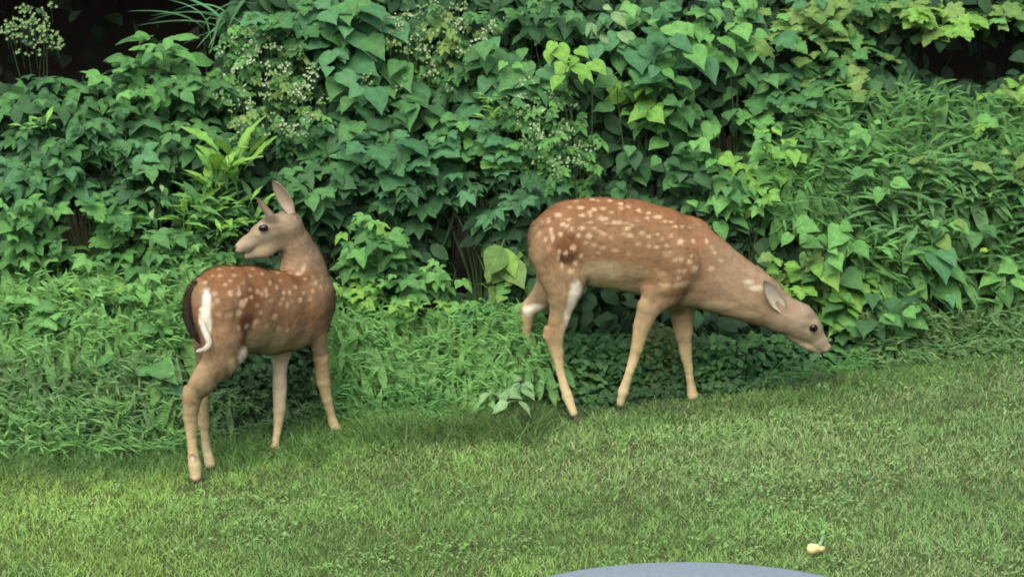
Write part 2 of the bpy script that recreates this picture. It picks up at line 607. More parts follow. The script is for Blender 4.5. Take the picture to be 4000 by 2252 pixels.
def tube(pts, rad, n=10, flat=None, flatdir=None):
    """a swept closed tube through pts with radii; returns verts, quads, tangent per vertex"""
    pts = np.array(pts, float); m = len(pts)
    t = np.gradient(pts, axis=0); t /= np.linalg.norm(t, axis=1, keepdims=True) + 1e-9
    ref = np.array([0, 1, 0]) if flatdir is None else np.array(flatdir, float)
    V, T = [], []
    for i in range(m):
        u = ref - t[i] * (ref @ t[i]); u /= np.linalg.norm(u) + 1e-9
        w_ = np.cross(t[i], u)
        for k in range(n):
            a = 2 * math.pi * k / n
            V.append(pts[i] + rad[i] * ((flat or 1) * u * math.cos(a) + w_ * math.sin(a))); T.append(t[i])
    F = []
    for i in range(m - 1):
        for k in range(n):
            a, b = i * n + k, i * n + (k + 1) % n
            F.append([a, b, b + n, a + n])
    V.append(pts[0] - t[0] * rad[0] * .3); T.append(t[0]); V.append(pts[-1] + t[-1] * rad[-1] * .5); T.append(t[-1])
    c0, c1 = len(V) - 2, len(V) - 1
    for k in range(n):
        F.append([c0, (k + 1) % n, k, k])
        F.append([c1, (m - 1) * n + k, (m - 1) * n + (k + 1) % n, (m - 1) * n + (k + 1) % n])
    F = np.array(F)
    return np.array(V), F, np.array(T)


def quads_tris(F):
    F = np.asarray(F)
    t = F[:, 2] == F[:, 3]
    return [F[~t], F[t][:, :3]]


def spline(pts, n):
    pts = np.array(pts, float)
    s = np.concatenate([[0], np.cumsum(np.linalg.norm(np.diff(pts[:, :3], axis=0), axis=1))])
    u = np.linspace(0, s[-1], n)
    # Catmull-Rom through pts
    out = []
    for x in u:
        i = min(max(np.searchsorted(s, x) - 1, 0), len(pts) - 2)
        t = (x - s[i]) / (s[i + 1] - s[i] + 1e-9)
        p0, p1, p2, p3 = pts[max(i - 1, 0)], pts[i], pts[i + 1], pts[min(i + 2, len(pts) - 1)]
        out.append(0.5 * ((2 * p1) + (-p0 + p2) * t + (2 * p0 - 5 * p1 + 4 * p2 - p3) * t * t + (-p0 + 3 * p1 - 3 * p2 + p3) * t ** 3))
    return np.array(out)


# coat colours
BACK = (0.172, 0.080, 0.036); SIDE = (0.186, 0.112, 0.060); FLANK = (0.215, 0.152, 0.090); TAN = (0.255, 0.196, 0.112)
NECK = (0.220, 0.162, 0.102); HEAD = (0.190, 0.162, 0.116); LEG = (0.325, 0.268, 0.150); PALE = (0.39, 0.335, 0.20); WHITE = (0.55, 0.54, 0.46)
DARK = (0.028, 0.022, 0.016); RUST = (0.105, 0.042, 0.017); GREY = (0.225, 0.185, 0.125)
M_eye = simple_mat('eye', (0.004, 0.004, 0.003), 0.22, 0.35)
M_nose = simple_mat('nose_leather', (0.012, 0.011, 0.010), 0.35, 0.5, 0.3, 60)
M_hoof = simple_mat('hoof_horn', (0.075, 0.062, 0.042), 0.5, 0.4, 0.3, 40)


def make_fawn(root_loc, label, prims, flowfix, spots, spot_scale, blobs, mid_n, mid_d, eyes, ears, extras, hooves, k=0.02, belly=0.85, furn=150000):
    """prims in world space; everything is stored relative to the root empty"""
    root_loc = np.array(root_loc)
    root = empty('fawn', root_loc, label, 'fawn', 'spotted fawns at the edge of the lawn')
    v, q = build_body(prims, k)
    v = smooth_mesh(v, q, 2)
    nrm = vert_normals(v, q)
    D = np.stack([p.dist(v) for p in prims], -1)
    W = np.exp(-(D - D.min(1, keepdims=True)) / 0.014); W /= W.sum(1, keepdims=True)
    col = W @ np.array([p.col for p in prims]); flow = W @ np.array([p.flow for p in prims])
    px, py, dep = proj(v)
    # mottled natural variation of the coat
    mot = fbm(v[:, 0] * 22 + v[:, 1] * 9, v[:, 2] * 22 - v[:, 1] * 11, 3, 3)
    mot2 = fbm(v[:, 0] * 60 + v[:, 1] * 30, v[:, 2] * 95 - v[:, 1] * 20, 6, 2)
    col = col * (0.72 + 0.34 * mot + .22 * mot2)[:, None]
    v = v + nrm * (.003 * (mot - .5) + .0015 * (mot2 - .5))[:, None]
    # pale belly and darker dorsal line
    up = np.clip(nrm[:, 2], -1, 1)
    isb = W[:, [i for i, p in enumerate(prims) if getattr(p, 'torso', False)]].sum(1)
    t = (np.clip((up - 0.35) / 0.5, 0, 1) * isb * 0.75)[:, None]
    col = lerp(col, np.array(BACK), t)
    t = (np.clip((-up - 0.1) / 0.6, 0, 1) * isb * belly)[:, None]
    col = lerp(col, np.array(PALE), t)
    near = lambda x, y_: None
    def snap(x, y_, rad=7):
        m = (np.abs(px - x) < rad) & (np.abs(py - y_) < rad)
        if not m.any(): return None
        i = np.where(m)[0]
        return i[np.argmin(dep[i])]
    for (x, y_, rx, ry, c, st) in blobs:
        i = snap(x, y_, 14)
        if i is None: continue
        pc = v[i]; mp = m_per_px(pc[1])
        d = v - pc
        e = (d[:, 0] / (rx * mp)) ** 2 + (d[:, 2] / (ry * mp)) ** 2 + (d[:, 1] / (0.06)) ** 2
        wt = (st * np.clip(1.25 - e, 0, 1) ** 1.0)[:, None]
        col = lerp(col, np.array(c), wt)
    # spots: traced where they lie on the near flank, mirrored on the far flank
    sv_, sr, sc = [], [], []
    for sp in spots:
        x, y_, rx, ry = sp[:4]
        i = snap(x, y_)
        if i is None: continue
        sv_.append(v[i]); sr.append((rx, ry)); sc.append(sp[4] if len(sp) > 4 else 0.85)
        m = v[i] - 2 * ((v[i] - mid_d) @ mid_n) * mid_n
        j = np.argmin(((v - m) ** 2).sum(1))
        sv_.append(v[j]); sr.append((rx, ry)); sc.append(0.75)
    SPOT = np.array([0.42, 0.32, 0.21])

    def spot_paint(P_, C_):
        for c, (rx, ry), s in zip(sv_, sr, sc):
            mp = m_per_px(c[1])
            d = P_ - c
            m = np.where((np.abs(d[:, 0]) < 0.04) & (np.abs(d[:, 2]) < 0.04) & (np.abs(d[:, 1]) < 0.05))[0]
            d = d[m]
            e = np.sqrt((d[:, 0] / (rx * mp)) ** 2 + (d[:, 2] / (ry * mp)) ** 2 + (d[:, 1] / (1.4 * max(rx, ry) * mp)) ** 2)
            wt = (s * np.clip((1.35 - e) / 0.5, 0, 1))[:, None]
            C_[m] = lerp(C_[m], SPOT, wt)
        return C_
    col = spot_paint(v, col)
    body = new_mesh('body', v - root_loc, [q], M_fur, col)
    link('body', body, root)
    lenv = W @ np.array([getattr(p, 'hair', 1.0) for p in prims])
    fm = fur_mesh('fur', v, q, nrm, col, flow, furn, 0.013, 0.0019, 0.30, 0.15, lenv)
    fm.transform(Matrix.Translation(Vector(-root_loc)))
    link('fur', fm, root)
    # ears
    for (b, t_, face, wid, inn, outc) in ears:
        ev, eq, ec, ef = ear_mesh(b, t_, None, face, wid, inn, outc)
        eo = link('ear', new_mesh('ear', ev - root_loc, [eq], M_fur, ec), root)
        en = vert_normals(ev, eq)
        fm = fur_mesh('ear_fur', ev, eq, en, ec, ef, 5000, 0.006, 0.0011, 0.2, 0.2)
        fm.transform(Matrix.Translation(Vector(-root_loc)))
        link('ear_fur', fm, eo)
    for (pt, r, ax_) in eyes:
        bm_v, bm_f = [], []
        nu, nv = 10, 14
        pt = np.array(pt)
        for i in range(nu + 1):
            for j in range(nv):
                a, b = math.pi * i / nu, 2 * math.pi * j / nv
                bm_v.append([math.sin(a) * math.cos(b) * r * ax_[0], math.sin(a) * math.sin(b) * r * ax_[1], math.cos(a) * r * ax_[2]])
        for i in range(nu):
            for j in range(nv):
                bm_f.append([i * nv + j, (i + 1) * nv + j, (i + 1) * nv + (j + 1) % nv, i * nv + (j + 1) % nv])
        rot = Matrix.Rotation(ax_[3], 3, 'Y')
        bv = np.array([rot @ Vector(x) for x in bm_v]) + pt
        link('eye', new_mesh('eye', bv - root_loc, [bm_f], M_eye), root)
    for (nm, pts, rad, colr, mat, flat, furlen, fdir) in extras:
        sp = spline(np.column_stack([np.array(pts), np.array(rad)]), 22)
        tv, tf, tt = tube(sp[:, :3], np.maximum(sp[:, 3], 0.0015), 12, flat, fdir)
        cc = np.repeat(np.array([colr]), len(tv), 0)
        ob = link(nm, new_mesh(nm, tv - root_loc, quads_tris(tf), mat, cc), root)
        if furlen:
            fm = fur_mesh(nm + '_fur', tv, tf, vert_normals(tv, tf), cc, tt, 6000, furlen, 0.0018, 0.34, 0.26)
            fm.transform(Matrix.Translation(Vector(-root_loc)))
            link(nm + '_fur', fm, ob)
    for (pt, d, s) in hooves:
        pt = np.array(pt); d = np.array(d, float); d /= np.linalg.norm(d)
        sdv = np.cross(d, [0, 0, 1]); sdv /= np.linalg.norm(sdv) + 1e-9
        V, F = [], []
        for sg in (-1, 1):                       # cloven: two claws
            o = len(V)
            sec = [(-0.3, .95, 1.0), (0.35, .9, .85), (0.9, .6, .45), (1.15, .2, .12)]
            for (f, wdt, hgt) in sec:
                for (a, b) in ((-1, 0), (1, 0), (1, 1), (-1, 1)):
                    V.append(pt + d * f * s + sdv * (sg * 0.55 + a * 0.45 * wdt) * s * 0.75 + np.array([0, 0, b * hgt * s * 1.25]))
            for i in range(3):
                for k_ in range(4):
                    F.append([o + i * 4 + k_, o + i * 4 + (k_ + 1) % 4, o + i * 4 + 4 + (k_ + 1) % 4, o + i * 4 + 4 + k_])
            F.append([o + 3, o + 2, o + 1, o]); F.append([o + 12, o + 13, o + 14, o + 15])
        link('hoof', new_mesh('hoof', np.array(V) - root_loc, [F], M_hoof, smooth=False), root)
    return root


def Q(a, b, ra, rb, col, side=None, ratio=1.0, flow=None, torso=False, hair=1.0):
    """a, b = (px, py, y); radii in photo pixels"""
    pa, pb = P(*a), P(*b)
    ra, rb = (ra - 4.5, rb - 4.5) if hair < .65 and max(ra, rb) < 47 and b[1] > 1215 else (ra - 3, rb - 3)
    p = Prim(pa, pb, ra * m_per_px(a[2]), rb * m_per_px(b[2]), col, side, ratio, flow)
    p.torso = torso; p.hair = hair
    p.k = (.05 if col is NECK else (.006 if hair < .75 and max(ra, rb) < 47 and b[1] > 1215 else None))
    return p


# ---- fawn grazing, in profile, facing right
def fawn_grazing():
    Y = np.array([0.0, 1.0, 0.0])
    c = 0.63; nr = c - 0.075; fr = c + 0.075
    fb = (-1, 0, -0.12)
    T = dict(side=Y, torso=True)
    pr = [
        Q((2165, 925, c), (2240, 935, c), 95, 160, SIDE, ratio=.66, flow=fb, hair=1.1, **T),
        Q((2240, 935, c), (2340, 945, c), 160, 176, SIDE, ratio=.64, flow=fb, **T),
        Q((2340, 945, c), (2460, 958, c), 176, 180, SIDE, ratio=.66, flow=fb, **T),
        Q((2460, 958, c), (2570, 985, c), 180, 178, SIDE, ratio=.62, flow=fb, **T),
        Q((2570, 985, c), (2668, 1025, c), 178, 164, SIDE, ratio=.54, flow=fb, **T),
        Q((2668, 1000, c), (2705, 920, c), 130, 76, SIDE, ratio=.5, flow=fb, **T),
        Q((2668, 1035, c), (2745, 1060, c), 155, 138, FLANK, side=Y, ratio=.50, flow=(-1, 0, .4)),
        Q((2745, 1060, c), (2864, 1120, c), 140, 110, NECK, side=Y, ratio=.56, flow=(-1, 0, .5)),
        Q((2864, 1120, c), (2950, 1163, c), 110, 92, NECK, side=Y, ratio=.66, flow=(-1, 0, .5)),
        Q((2950, 1163, c), (3050, 1225, c), 92, 76, NECK, side=Y, ratio=.72, flow=(-1, 0, .5)),
        # head
        Q((3060, 1228, c), (3118, 1252, c), 72, 70, HEAD, side=Y, ratio=.78, flow=(-1, 0, .4), hair=.55),
        Q((3118, 1250, c), (3160, 1280, c), 68, 55, HEAD, side=Y, ratio=.82, flow=(-1, 0, .4), hair=.45),
        Q((3150, 1285, c), (3198, 1332, c), 52, 38, HEAD, side=Y, ratio=.72, flow=(-1, 0, .8), hair=.35),
        Q((3198, 1332, c), (3222, 1354, c), 36, 27, GREY, side=Y, ratio=.85, flow=(-1, 0, .8), hair=.3),
        Q((3092, 1290, c), (3160, 1345, c), 40, 28, GREY, side=Y, ratio=.75, flow=(-1, 0, .8), hair=.4),
        Q((3160, 1345, c), (3200, 1368, c), 26, 17, PALE, side=Y, ratio=.8, flow=(-1, 0, .8), hair=.3),
        # near hind leg
        Q((2185, 985, nr + .01), (2200, 1070, nr), 122, 96, SIDE, side=Y, ratio=.5, flow=(-.2, 0, -1)),
        Q((2200, 1070, nr), (2206, 1130, nr - .005), 90, 70, TAN, side=Y, ratio=.55, flow=(0, 0, -1)),
        Q((2206, 1130, nr - .005), (2188, 1225, nr), 68, 45, TAN, side=Y, ratio=.6, flow=(0, 0, -1), hair=.8),
        Q((2188, 1225, nr), (2166, 1310, nr), 44, 38, TAN, side=Y, ratio=.6, flow=(0, 0, -1), hair=.7),
        Q((2138, 1285, nr), (2133, 1312, nr), 19, 18, TAN, flow=(0, 0, -1), hair=.6),
        Q((2162, 1310, nr), (2176, 1380, nr), 42, 30, TAN, side=Y, ratio=.6, flow=(0, 0, -1), hair=.6),
        Q((2176, 1380, nr), (2190, 1460, nr - .01), 28, 20, LEG, side=Y, ratio=.7, flow=(0, 0, -1), hair=.5),
        Q((2190, 1460, nr - .01), (2216, 1545, nr - .03), 20, 25, LEG, side=Y, ratio=.8, flow=(0, 0, -1), hair=.5),
        Q((2216, 1545, nr - .03), (2242, 1612, nr - .05), 25, 21, PALE, side=Y, ratio=.85, flow=(0, 0, -1), hair=.5),
        # far hind leg, lifted, hock drawn up behind
        Q((2175, 1040, fr), (2155, 1120, fr), 84, 64, TAN, side=Y, ratio=.6, flow=(-.5, 0, -1)),
        Q((2155, 1125, fr), (2078, 1195, fr + .01), 60, 40, TAN, side=Y, ratio=.7, flow=(-.8, 0, -1), hair=.8),
        Q((2066, 1208, fr + .01), (2056, 1300, fr + .02), 36, 21, LEG, flow=(0, 0, -1), hair=.5),
        Q((2056, 1300, fr + .02), (2078, 1400, fr + .03), 20, 20, LEG, flow=(0, 0, -1), hair=.5),
        Q((2082, 1400, fr + .03), (2070, 1440, fr + .03), 20, 16, LEG, flow=(0, 0, -1), hair=.5),
        # near fore leg
        Q((2640, 1030, nr + .01), (2590, 1120, nr + .01), 105, 85, SIDE, side=Y, ratio=.42, flow=(-.5, 0, -1)),
        Q((2590, 1130, nr + .01), (2535, 1200, nr), 72, 50, TAN, side=Y, ratio=.55, flow=(-.3, 0, -1)),
        Q((2535, 1200, nr), (2508, 1275, nr), 47, 38, TAN, side=Y, ratio=.65, flow=(0, 0, -1), hair=.7),
        Q((2508, 1275, nr), (2487, 1365, nr - .01), 37, 29, TAN, side=Y, ratio=.75, flow=(0, 0, -1), hair=.6),
        Q((2487, 1365, nr - .01), (2460, 1450, nr - .02), 29, 20, LEG, side=Y, ratio=.8, flow=(0, 0, -1), hair=.5),
        Q((2460, 1450, nr - .02), (2434, 1530, nr - .02), 20, 25, LEG, side=Y, ratio=.85, flow=(0, 0, -1), hair=.5),
        Q((2434, 1530, nr - .02), (2424, 1572, nr - .02), 24, 21, PALE, flow=(0, 0, -1), hair=.5),
        # far fore leg
        Q((2665, 1140, fr - .02), (2664, 1225, fr), 75, 52, TAN, side=Y, ratio=.6, flow=(0, 0, -1)),
        Q((2664, 1225, fr), (2670, 1310, fr), 48, 38, TAN, side=Y, ratio=.7, flow=(0, 0, -1), hair=.6),
        Q((2670, 1310, fr), (2682, 1395, fr), 37, 27, LEG, side=Y, ratio=.75, flow=(0, 0, -1), hair=.6),
        Q((2682, 1395, fr), (2695, 1480, fr), 25, 20, LEG, side=Y, ratio=.85, flow=(0, 0, -1), hair=.5),
        Q((2695, 1480, fr), (2706, 1545, fr), 20, 26, LEG, flow=(0, 0, -1), hair=.5),
        Q((2706, 1545, fr), (2708, 1575, fr), 25, 23, PALE, flow=(0, 0, -1), hair=.5),
    ]
    Z = [(525,105),(465,150,2,1),(535,165),(640,115),(700,130),(745,145),(600,158),(335,190,2,1.4),(470,195),(515,185,1,2.4),(275,225,1,2.4),
         (390,215),(355,245,1.4,1),(390,258,1.4,1.2),(425,275,1.4,1.3),(465,265,1.8,1.3),(355,297,1.5,1.4),(460,310,1.2,1.4),(505,325,1.9,1.9),(285,280,1,2),
         (300,320,1.1,3),(262,325,1,2),(275,395,1.4,1.8,.5),(430,388,2.1,1.9),(350,412,1.4,1.4),(388,418,1.6,1.5),(475,435,1.2,1.3),(440,475,1.5,1.4),
         (330,450,1,1.5),(360,490,1,2),(415,520,2.2,1.6),(600,220,3.4,1.2,.7),(660,235,1.8,1.1),(695,235,1.5,1.2),(725,272,1.8,1.3),(570,290,1.6,1.3,.5),
         (605,320,2,1.4,.5),(650,330,1.6,1.3,.6),(540,375,1.6,1.5,.55),(605,390,1.6,1.3,.5),(660,410,2.6,1.4,.55),(755,315,2,1.5),(820,295,1.7,1.4,.7),
         (790,375,1.6,1.3,.6),(860,320,1.7,1.3,.7),(855,385,1.5,1.3,.7),(905,385,1.7,1.3,.7),(910,300,1.2,1,.6),(985,310,1.4,1.1,.7),(965,365,1.5,1.2,.5),
         (935,330,1.5,1.2,.5),(850,215,1.5,1,.7),(805,170,1.2,1.3),(855,185,1.3,1),(905,205,3,1),(950,228,1.4,.9,.7),(985,232,1.4,.8,.7),(1005,260,1.3,.9),
         (1050,262,1.3,.9,.6),(1090,265,1.2,.8,.7),(1040,347,2.1,1.7),(1110,345,1.5,1.5),(1185,345,1,1.8),(1215,380,1,1.6,.7),(1235,415,1.2,1.2,.7),
         (1270,455,1.5,1.3,.5),(1092,470,1.9,1.6),(1120,502,2.2,2.3),(1005,460,1.8,1.4,.7),(1040,455,1.6,1.5,.7),(1040,520,3.2,1.4,.7),(1025,560,2,1.2,.7),
         (1210,510,2.3,1.9,.6),(950,600,3,1.4,.6),(1010,605,1.8,1.3,.6),(1060,592,3.8,1.6,.55),(1100,440,1.3,1,.6),(920,540,3,2,.35),(950,430,3,2.2,.4),
         (700,155,1.5,1,.6),(650,180,1.6,1,.5),(725,240,1.3,1.2,.6),(760,255,1.5,1,.5),(620,240,1.6,1,.5),(540,270,1.5,1.1,.5),(515,235,1.6,1,.6),
         (400,150,1.4,1,.6),(320,125,1.3,.9,.7),(430,115,1.4,.8,.6),(560,110,1.3,.8,.6),(590,200,1.4,.9,.5),(800,230,1.4,1,.4),(700,300,1.6,1.2,.45),
         (560,420,1.4,1.2,.45),(730,430,1.6,1.2,.35),(490,365,1.2,1.1,.6),(225,295,1.1,2,.4),(240,230,1,1.6,.4)]
    sp = []
    for z in Z:
        kx = z[2] if len(z) > 2 else 1.3; ky = z[3] if len(z) > 3 else 1.1
        sp.append((1950 + .6895 * z[0], 700 + .6895 * z[1], kx * 5.6, ky * 5.6, z[4] if len(z) > 4 else .9))
    blobs = [
        (2232, 975, 62, 72, RUST, .62), (2228, 1012, 42, 30, (0.046, 0.022, 0.012), .85), (2215, 930, 60, 45, RUST, .35),
        (2400, 1080, 130, 62, TAN, .85), (2340, 1075, 85, 50, PALE, .6), (2460, 1110, 60, 35, TAN, .6),
        (2090, 1010, 30, 75, TAN, .6), (2080, 880, 28, 45, TAN, .4),
        (2262, 1135, 24, 44, WHITE, .85), (2246, 1190, 20, 55, WHITE, .85), (2230, 1245, 16, 55, WHITE, .7), (2208, 1310, 12, 50, PALE, .6),
        (2650, 1158, 90, 20, (0.10, 0.06, 0.03), .7), (2520, 1105, 60, 18, (0.108, 0.059, 0.027), .6), (2680, 1140, 60, 22, (0.108, 0.054, 0.024), .5),
        (2800, 1205, 80, 22, PALE, .6), (2640, 1225, 34, 22, DARK, .55), (2900, 1240, 70, 18, PALE, .5),
        (2100, 1215, 36, 22, WHITE, 1.0), (2072, 1228, 24, 22, WHITE, .95),
        (2965, 1115, 32, 12, WHITE, .5), (2940, 1090, 22, 10, WHITE, .4),
        (3190, 1262, 22, 16, (0.270, 0.227, 0.135), .75), (3150, 1262, 26, 10, (0.254, 0.200, 0.130), .5), (3168, 1306, 26, 14, (0.254, 0.205, 0.135), .6),
        (3228, 1352, 22, 20, (.19, .16, .115), .95), (3205, 1366, 14, 10, (0.227, 0.194, 0.130), .7), (3130, 1365, 40, 12, PALE, .6), (2985, 1290, 45, 12, (0.178, 0.162, 0.108), .5),
        (3100, 1195, 50, 20, (0.194, 0.135, 0.092), .6), (3180, 1225, 22, 14, (0.151, 0.108, 0.065), .5),
        (2735, 940, 40, 30, BACK, .5), (2140, 1290, 22, 50, (0.216, 0.108, 0.054), .5), (2508, 1400, 12, 30, (0.173, 0.140, 0.065), .5),
    ]
    s = m_per_px(c)
    eye = P(3178, 1280, c - .044)
    ears = [
        (P(3070, 1218, c - .058), P(2976, 1094, c - .082), (.2, -1, .3), 31 * s, (.40, .37, .30), (.14, .11, .075)),
        (P(3090, 1185, c + .040), P(2945, 1050, c + .05), (.5, .5, .9), 30 * s, (.30, .28, .2), (.20, .18, .11)),
    ]
    ext = [
        ('tail', [P(2098, 870, c + .0), P(2086, 920, c + .0), P(2090, 985, c + .01), P(2104, 1045, c + .01)], [.014, .018, .016, .006], (0.184, 0.119, 0.065), M_fur, .7, .014, (0, 1, 0)),
        ('nose', [P(3228, 1342, c - .010), P(3236, 1351, c), P(3228, 1342, c + .010)], [.004, .006, .004], (0.162, 0.162, 0.162), M_nose, 1, 0, (0, 0, 1)),
        ('mouth', [P(3188, 1376, c - .018), P(3203, 1379, c - .02), P(3217, 1376, c - .016)], [.0015, .003, .0015], (0.162, 0.162, 0.162), M_nose, 1, 0, (0, 0, 1)),
    ]
    hv = []
    for (a, b, yy) in ((2250, 1632, nr - .05), (2424, 1592, nr - .02), (2710, 1592, fr)):
        p = P(a, b, yy); p[2] = float(ground_z(p[0], p[1])) + .001
        hv.append((p, (1, -.1, 0), .019))
    hv.append((P(2062, 1452, fr + .03), (-.7, 0, -.7), .016))
    base = P(2480, 1600, c); base[2] = float(ground_z(base[0], c))
    make_fawn(base, 'spotted fawn grazing in profile, head lowered into the leaves, one hind leg raised', pr, None, sp, 1, blobs,
              np.array([0, 1.0, 0]), np.array([0, c, 0]), [(eye, .0132, (1.1, .6, 1.0, 0))], ears, ext, hv)


fawn_grazing()


# ---- fawn looking back over its shoulder, body pointing away to the right
def fawn_looking_back():
    Hd = np.array([.72, .69, 0]); S = np.array([.69, -.72, 0])     # heading and its right side (towards the camera)
    fb = tuple(-Hd)
    T = dict(side=S, torso=True)
    HS = np.array([0.25, -.96, 0.1])                                # across the turned head
    HS /= np.linalg.norm(HS)
    pr = [
        Q((800, 1168, .08), (868, 1195, .14), 92, 160, SIDE, ratio=.74, flow=fb, hair=1.15, **T),
        Q((868, 1195, .14), (960, 1208, .22), 162, 170, SIDE, ratio=.70, flow=fb, **T),
        Q((960, 1206, .22), (1060, 1220, .31), 166, 164, SIDE, ratio=.72, flow=fb, **T),
        Q((1060, 1220, .31), (1150, 1212, .39), 164, 156, SIDE, ratio=.66, flow=fb, **T),
        Q((1150, 1212, .39), (1212, 1190, .45), 154, 114, SIDE, ratio=.64, flow=fb, **T),
        Q((1190, 1150, .45), (1215, 1235, .45), 100, 90, FLANK, side=S, ratio=.75, flow=(0, 0, -1)),
        # neck, twisting back to the left
        Q((1198, 1130, .45), (1180, 1030, .45), 98, 74, NECK, flow=(0, 0, -1)),
        Q((1180, 1035, .45), (1156, 950, .43), 73, 59, NECK, flow=(0, 0, -1)),
        Q((1152, 950, .43), (1128, 880, .41), 62, 56, (0.194, 0.138, 0.089), flow=(0, 0, -1), hair=.8),
        # head
        Q((1118, 878, .40), (1062, 894, .385), 56, 54, HEAD, side=HS, ratio=.82, flow=(1, 0, .1), hair=.5),
        Q((1062, 894, .385), (1018, 914, .37), 53, 42, HEAD, side=HS, ratio=.84, flow=(1, 0, .1), hair=.4),
        Q((1018, 918, .37), (966, 950, .35), 41, 30, HEAD, side=HS, ratio=.75, flow=(1, 0, .2), hair=.35),
        Q((966, 950, .35), (934, 968, .34), 32, 24, GREY, side=HS, ratio=.85, flow=(1, 0, .2), hair=.3),
        Q((1078, 935, .39), (1030, 972, .37), 52, 36, GREY, side=HS, ratio=.7, flow=(1, 0, .2), hair=.5),
        Q((1030, 975, .37), (965, 998, .35), 34, 15, PALE, side=HS, ratio=.75, flow=(1, 0, .2), hair=.35),
        # near (right) hind leg
        Q((850, 1235, .06), (868, 1330, .04), 112, 92, SIDE, side=S, ratio=.65, flow=(-.2, 0, -1)),
        Q((868, 1330, .04), (870, 1395, .03), 92, 80, FLANK, side=S, ratio=.65, flow=(-.2, 0, -1)),
        Q((905, 1340, .06), (935, 1375, .06), 66, 40, FLANK, side=S, ratio=.6, flow=(-.2, 0, -1)),
        Q((866, 1395, .03), (795, 1485, .01), 76, 58, TAN, side=S, ratio=.65, flow=(-.5, 0, -1), hair=.8),
        Q((795, 1485, .01), (755, 1540, .01), 57, 50, TAN, side=S, ratio=.65, flow=(-.3, 0, -1), hair=.7),
        Q((730, 1518, .01), (724, 1560, .01), 20, 19, TAN, flow=(0, 0, -1), hair=.6),
        Q((752, 1545, .01), (744, 1625, .01), 48, 37, TAN, side=S, ratio=.65, flow=(0, 0, -1), hair=.6),
        Q((744, 1625, .01), (750, 1735, .005), 36, 25, LEG, side=S, ratio=.75, flow=(0, 0, -1), hair=.5),
        Q((750, 1735, .005), (760, 1815, .0), 25, 30, LEG, side=S, ratio=.85, flow=(0, 0, -1), hair=.5),
        Q((760, 1815, .0), (764, 1858, -.005), 29, 26, PALE, flow=(0, 0, -1), hair=.5),
        # far (left) hind leg
        Q((815, 1330, .16), (808, 1430, .16), 72, 48, TAN, side=S, ratio=.7, flow=(0, 0, -1)),
        Q((808, 1430, .16), (788, 1560, .16), 46, 34, TAN, side=S, ratio=.7, flow=(0, 0, -1), hair=.6),
        Q((788, 1560, .16), (796, 1660, .155), 34, 25, LEG, flow=(0, 0, -1), hair=.6),
        Q((796, 1660, .155), (806, 1750, .15), 23, 20, LEG, flow=(0, 0, -1), hair=.5),
        Q((806, 1750, .15), (820, 1810, .145), 20, 26, PALE, flow=(0, 0, -1), hair=.5),
        # far (left) fore leg, seen under the belly
        Q((1110, 1310, .42), (1094, 1400, .38), 66, 42, PALE, side=S, ratio=.7, flow=(0, 0, -1)),
        Q((1094, 1400, .38), (1092, 1500, .35), 38, 33, (.30, .262, .18), side=S, ratio=.85, flow=(0, 0, -1), hair=.5),
        Q((1092, 1500, .35), (1092, 1600, .33), 33, 29, (.30, .262, .18), flow=(0, 0, -1), hair=.5),
        Q((1092, 1605, .33), (1082, 1690, .31), 28, 18, LEG, flow=(0, 0, -1), hair=.5),
        Q((1082, 1690, .31), (1074, 1745, .295), 18, 21, LEG, flow=(0, 0, -1), hair=.5),
        Q((1074, 1745, .295), (1070, 1780, .285), 22, 21, PALE, flow=(0, 0, -1), hair=.5),
        # near (right) fore leg, hoof just lifted
        Q((1215, 1215, .40), (1240, 1310, .42), 78, 44, SIDE, side=S, ratio=.7, flow=(0, 0, -1)),
        Q((1240, 1310, .42), (1255, 1400, .44), 43, 35, TAN, side=S, ratio=.8, flow=(0, 0, -1), hair=.7),
        Q((1255, 1400, .44), (1263, 1490, .455), 35, 31, TAN, flow=(0, 0, -1), hair=.6),
        Q((1263, 1490, .455), (1278, 1560, .465), 31, 24, LEG, flow=(0, 0, -1), hair=.5),
        Q((1278, 1560, .465), (1298, 1640, .48), 24, 20, LEG, flow=(0, 0, -1), hair=.5),
        Q((1298, 1640, .48), (1314, 1678, .485), 22, 27, PALE, flow=(0, 0, -1), hair=.5),
        Q((1314, 1678, .485), (1328, 1702, .49), 25, 18, PALE, flow=(0, 0, -1), hair=.5),
    ]
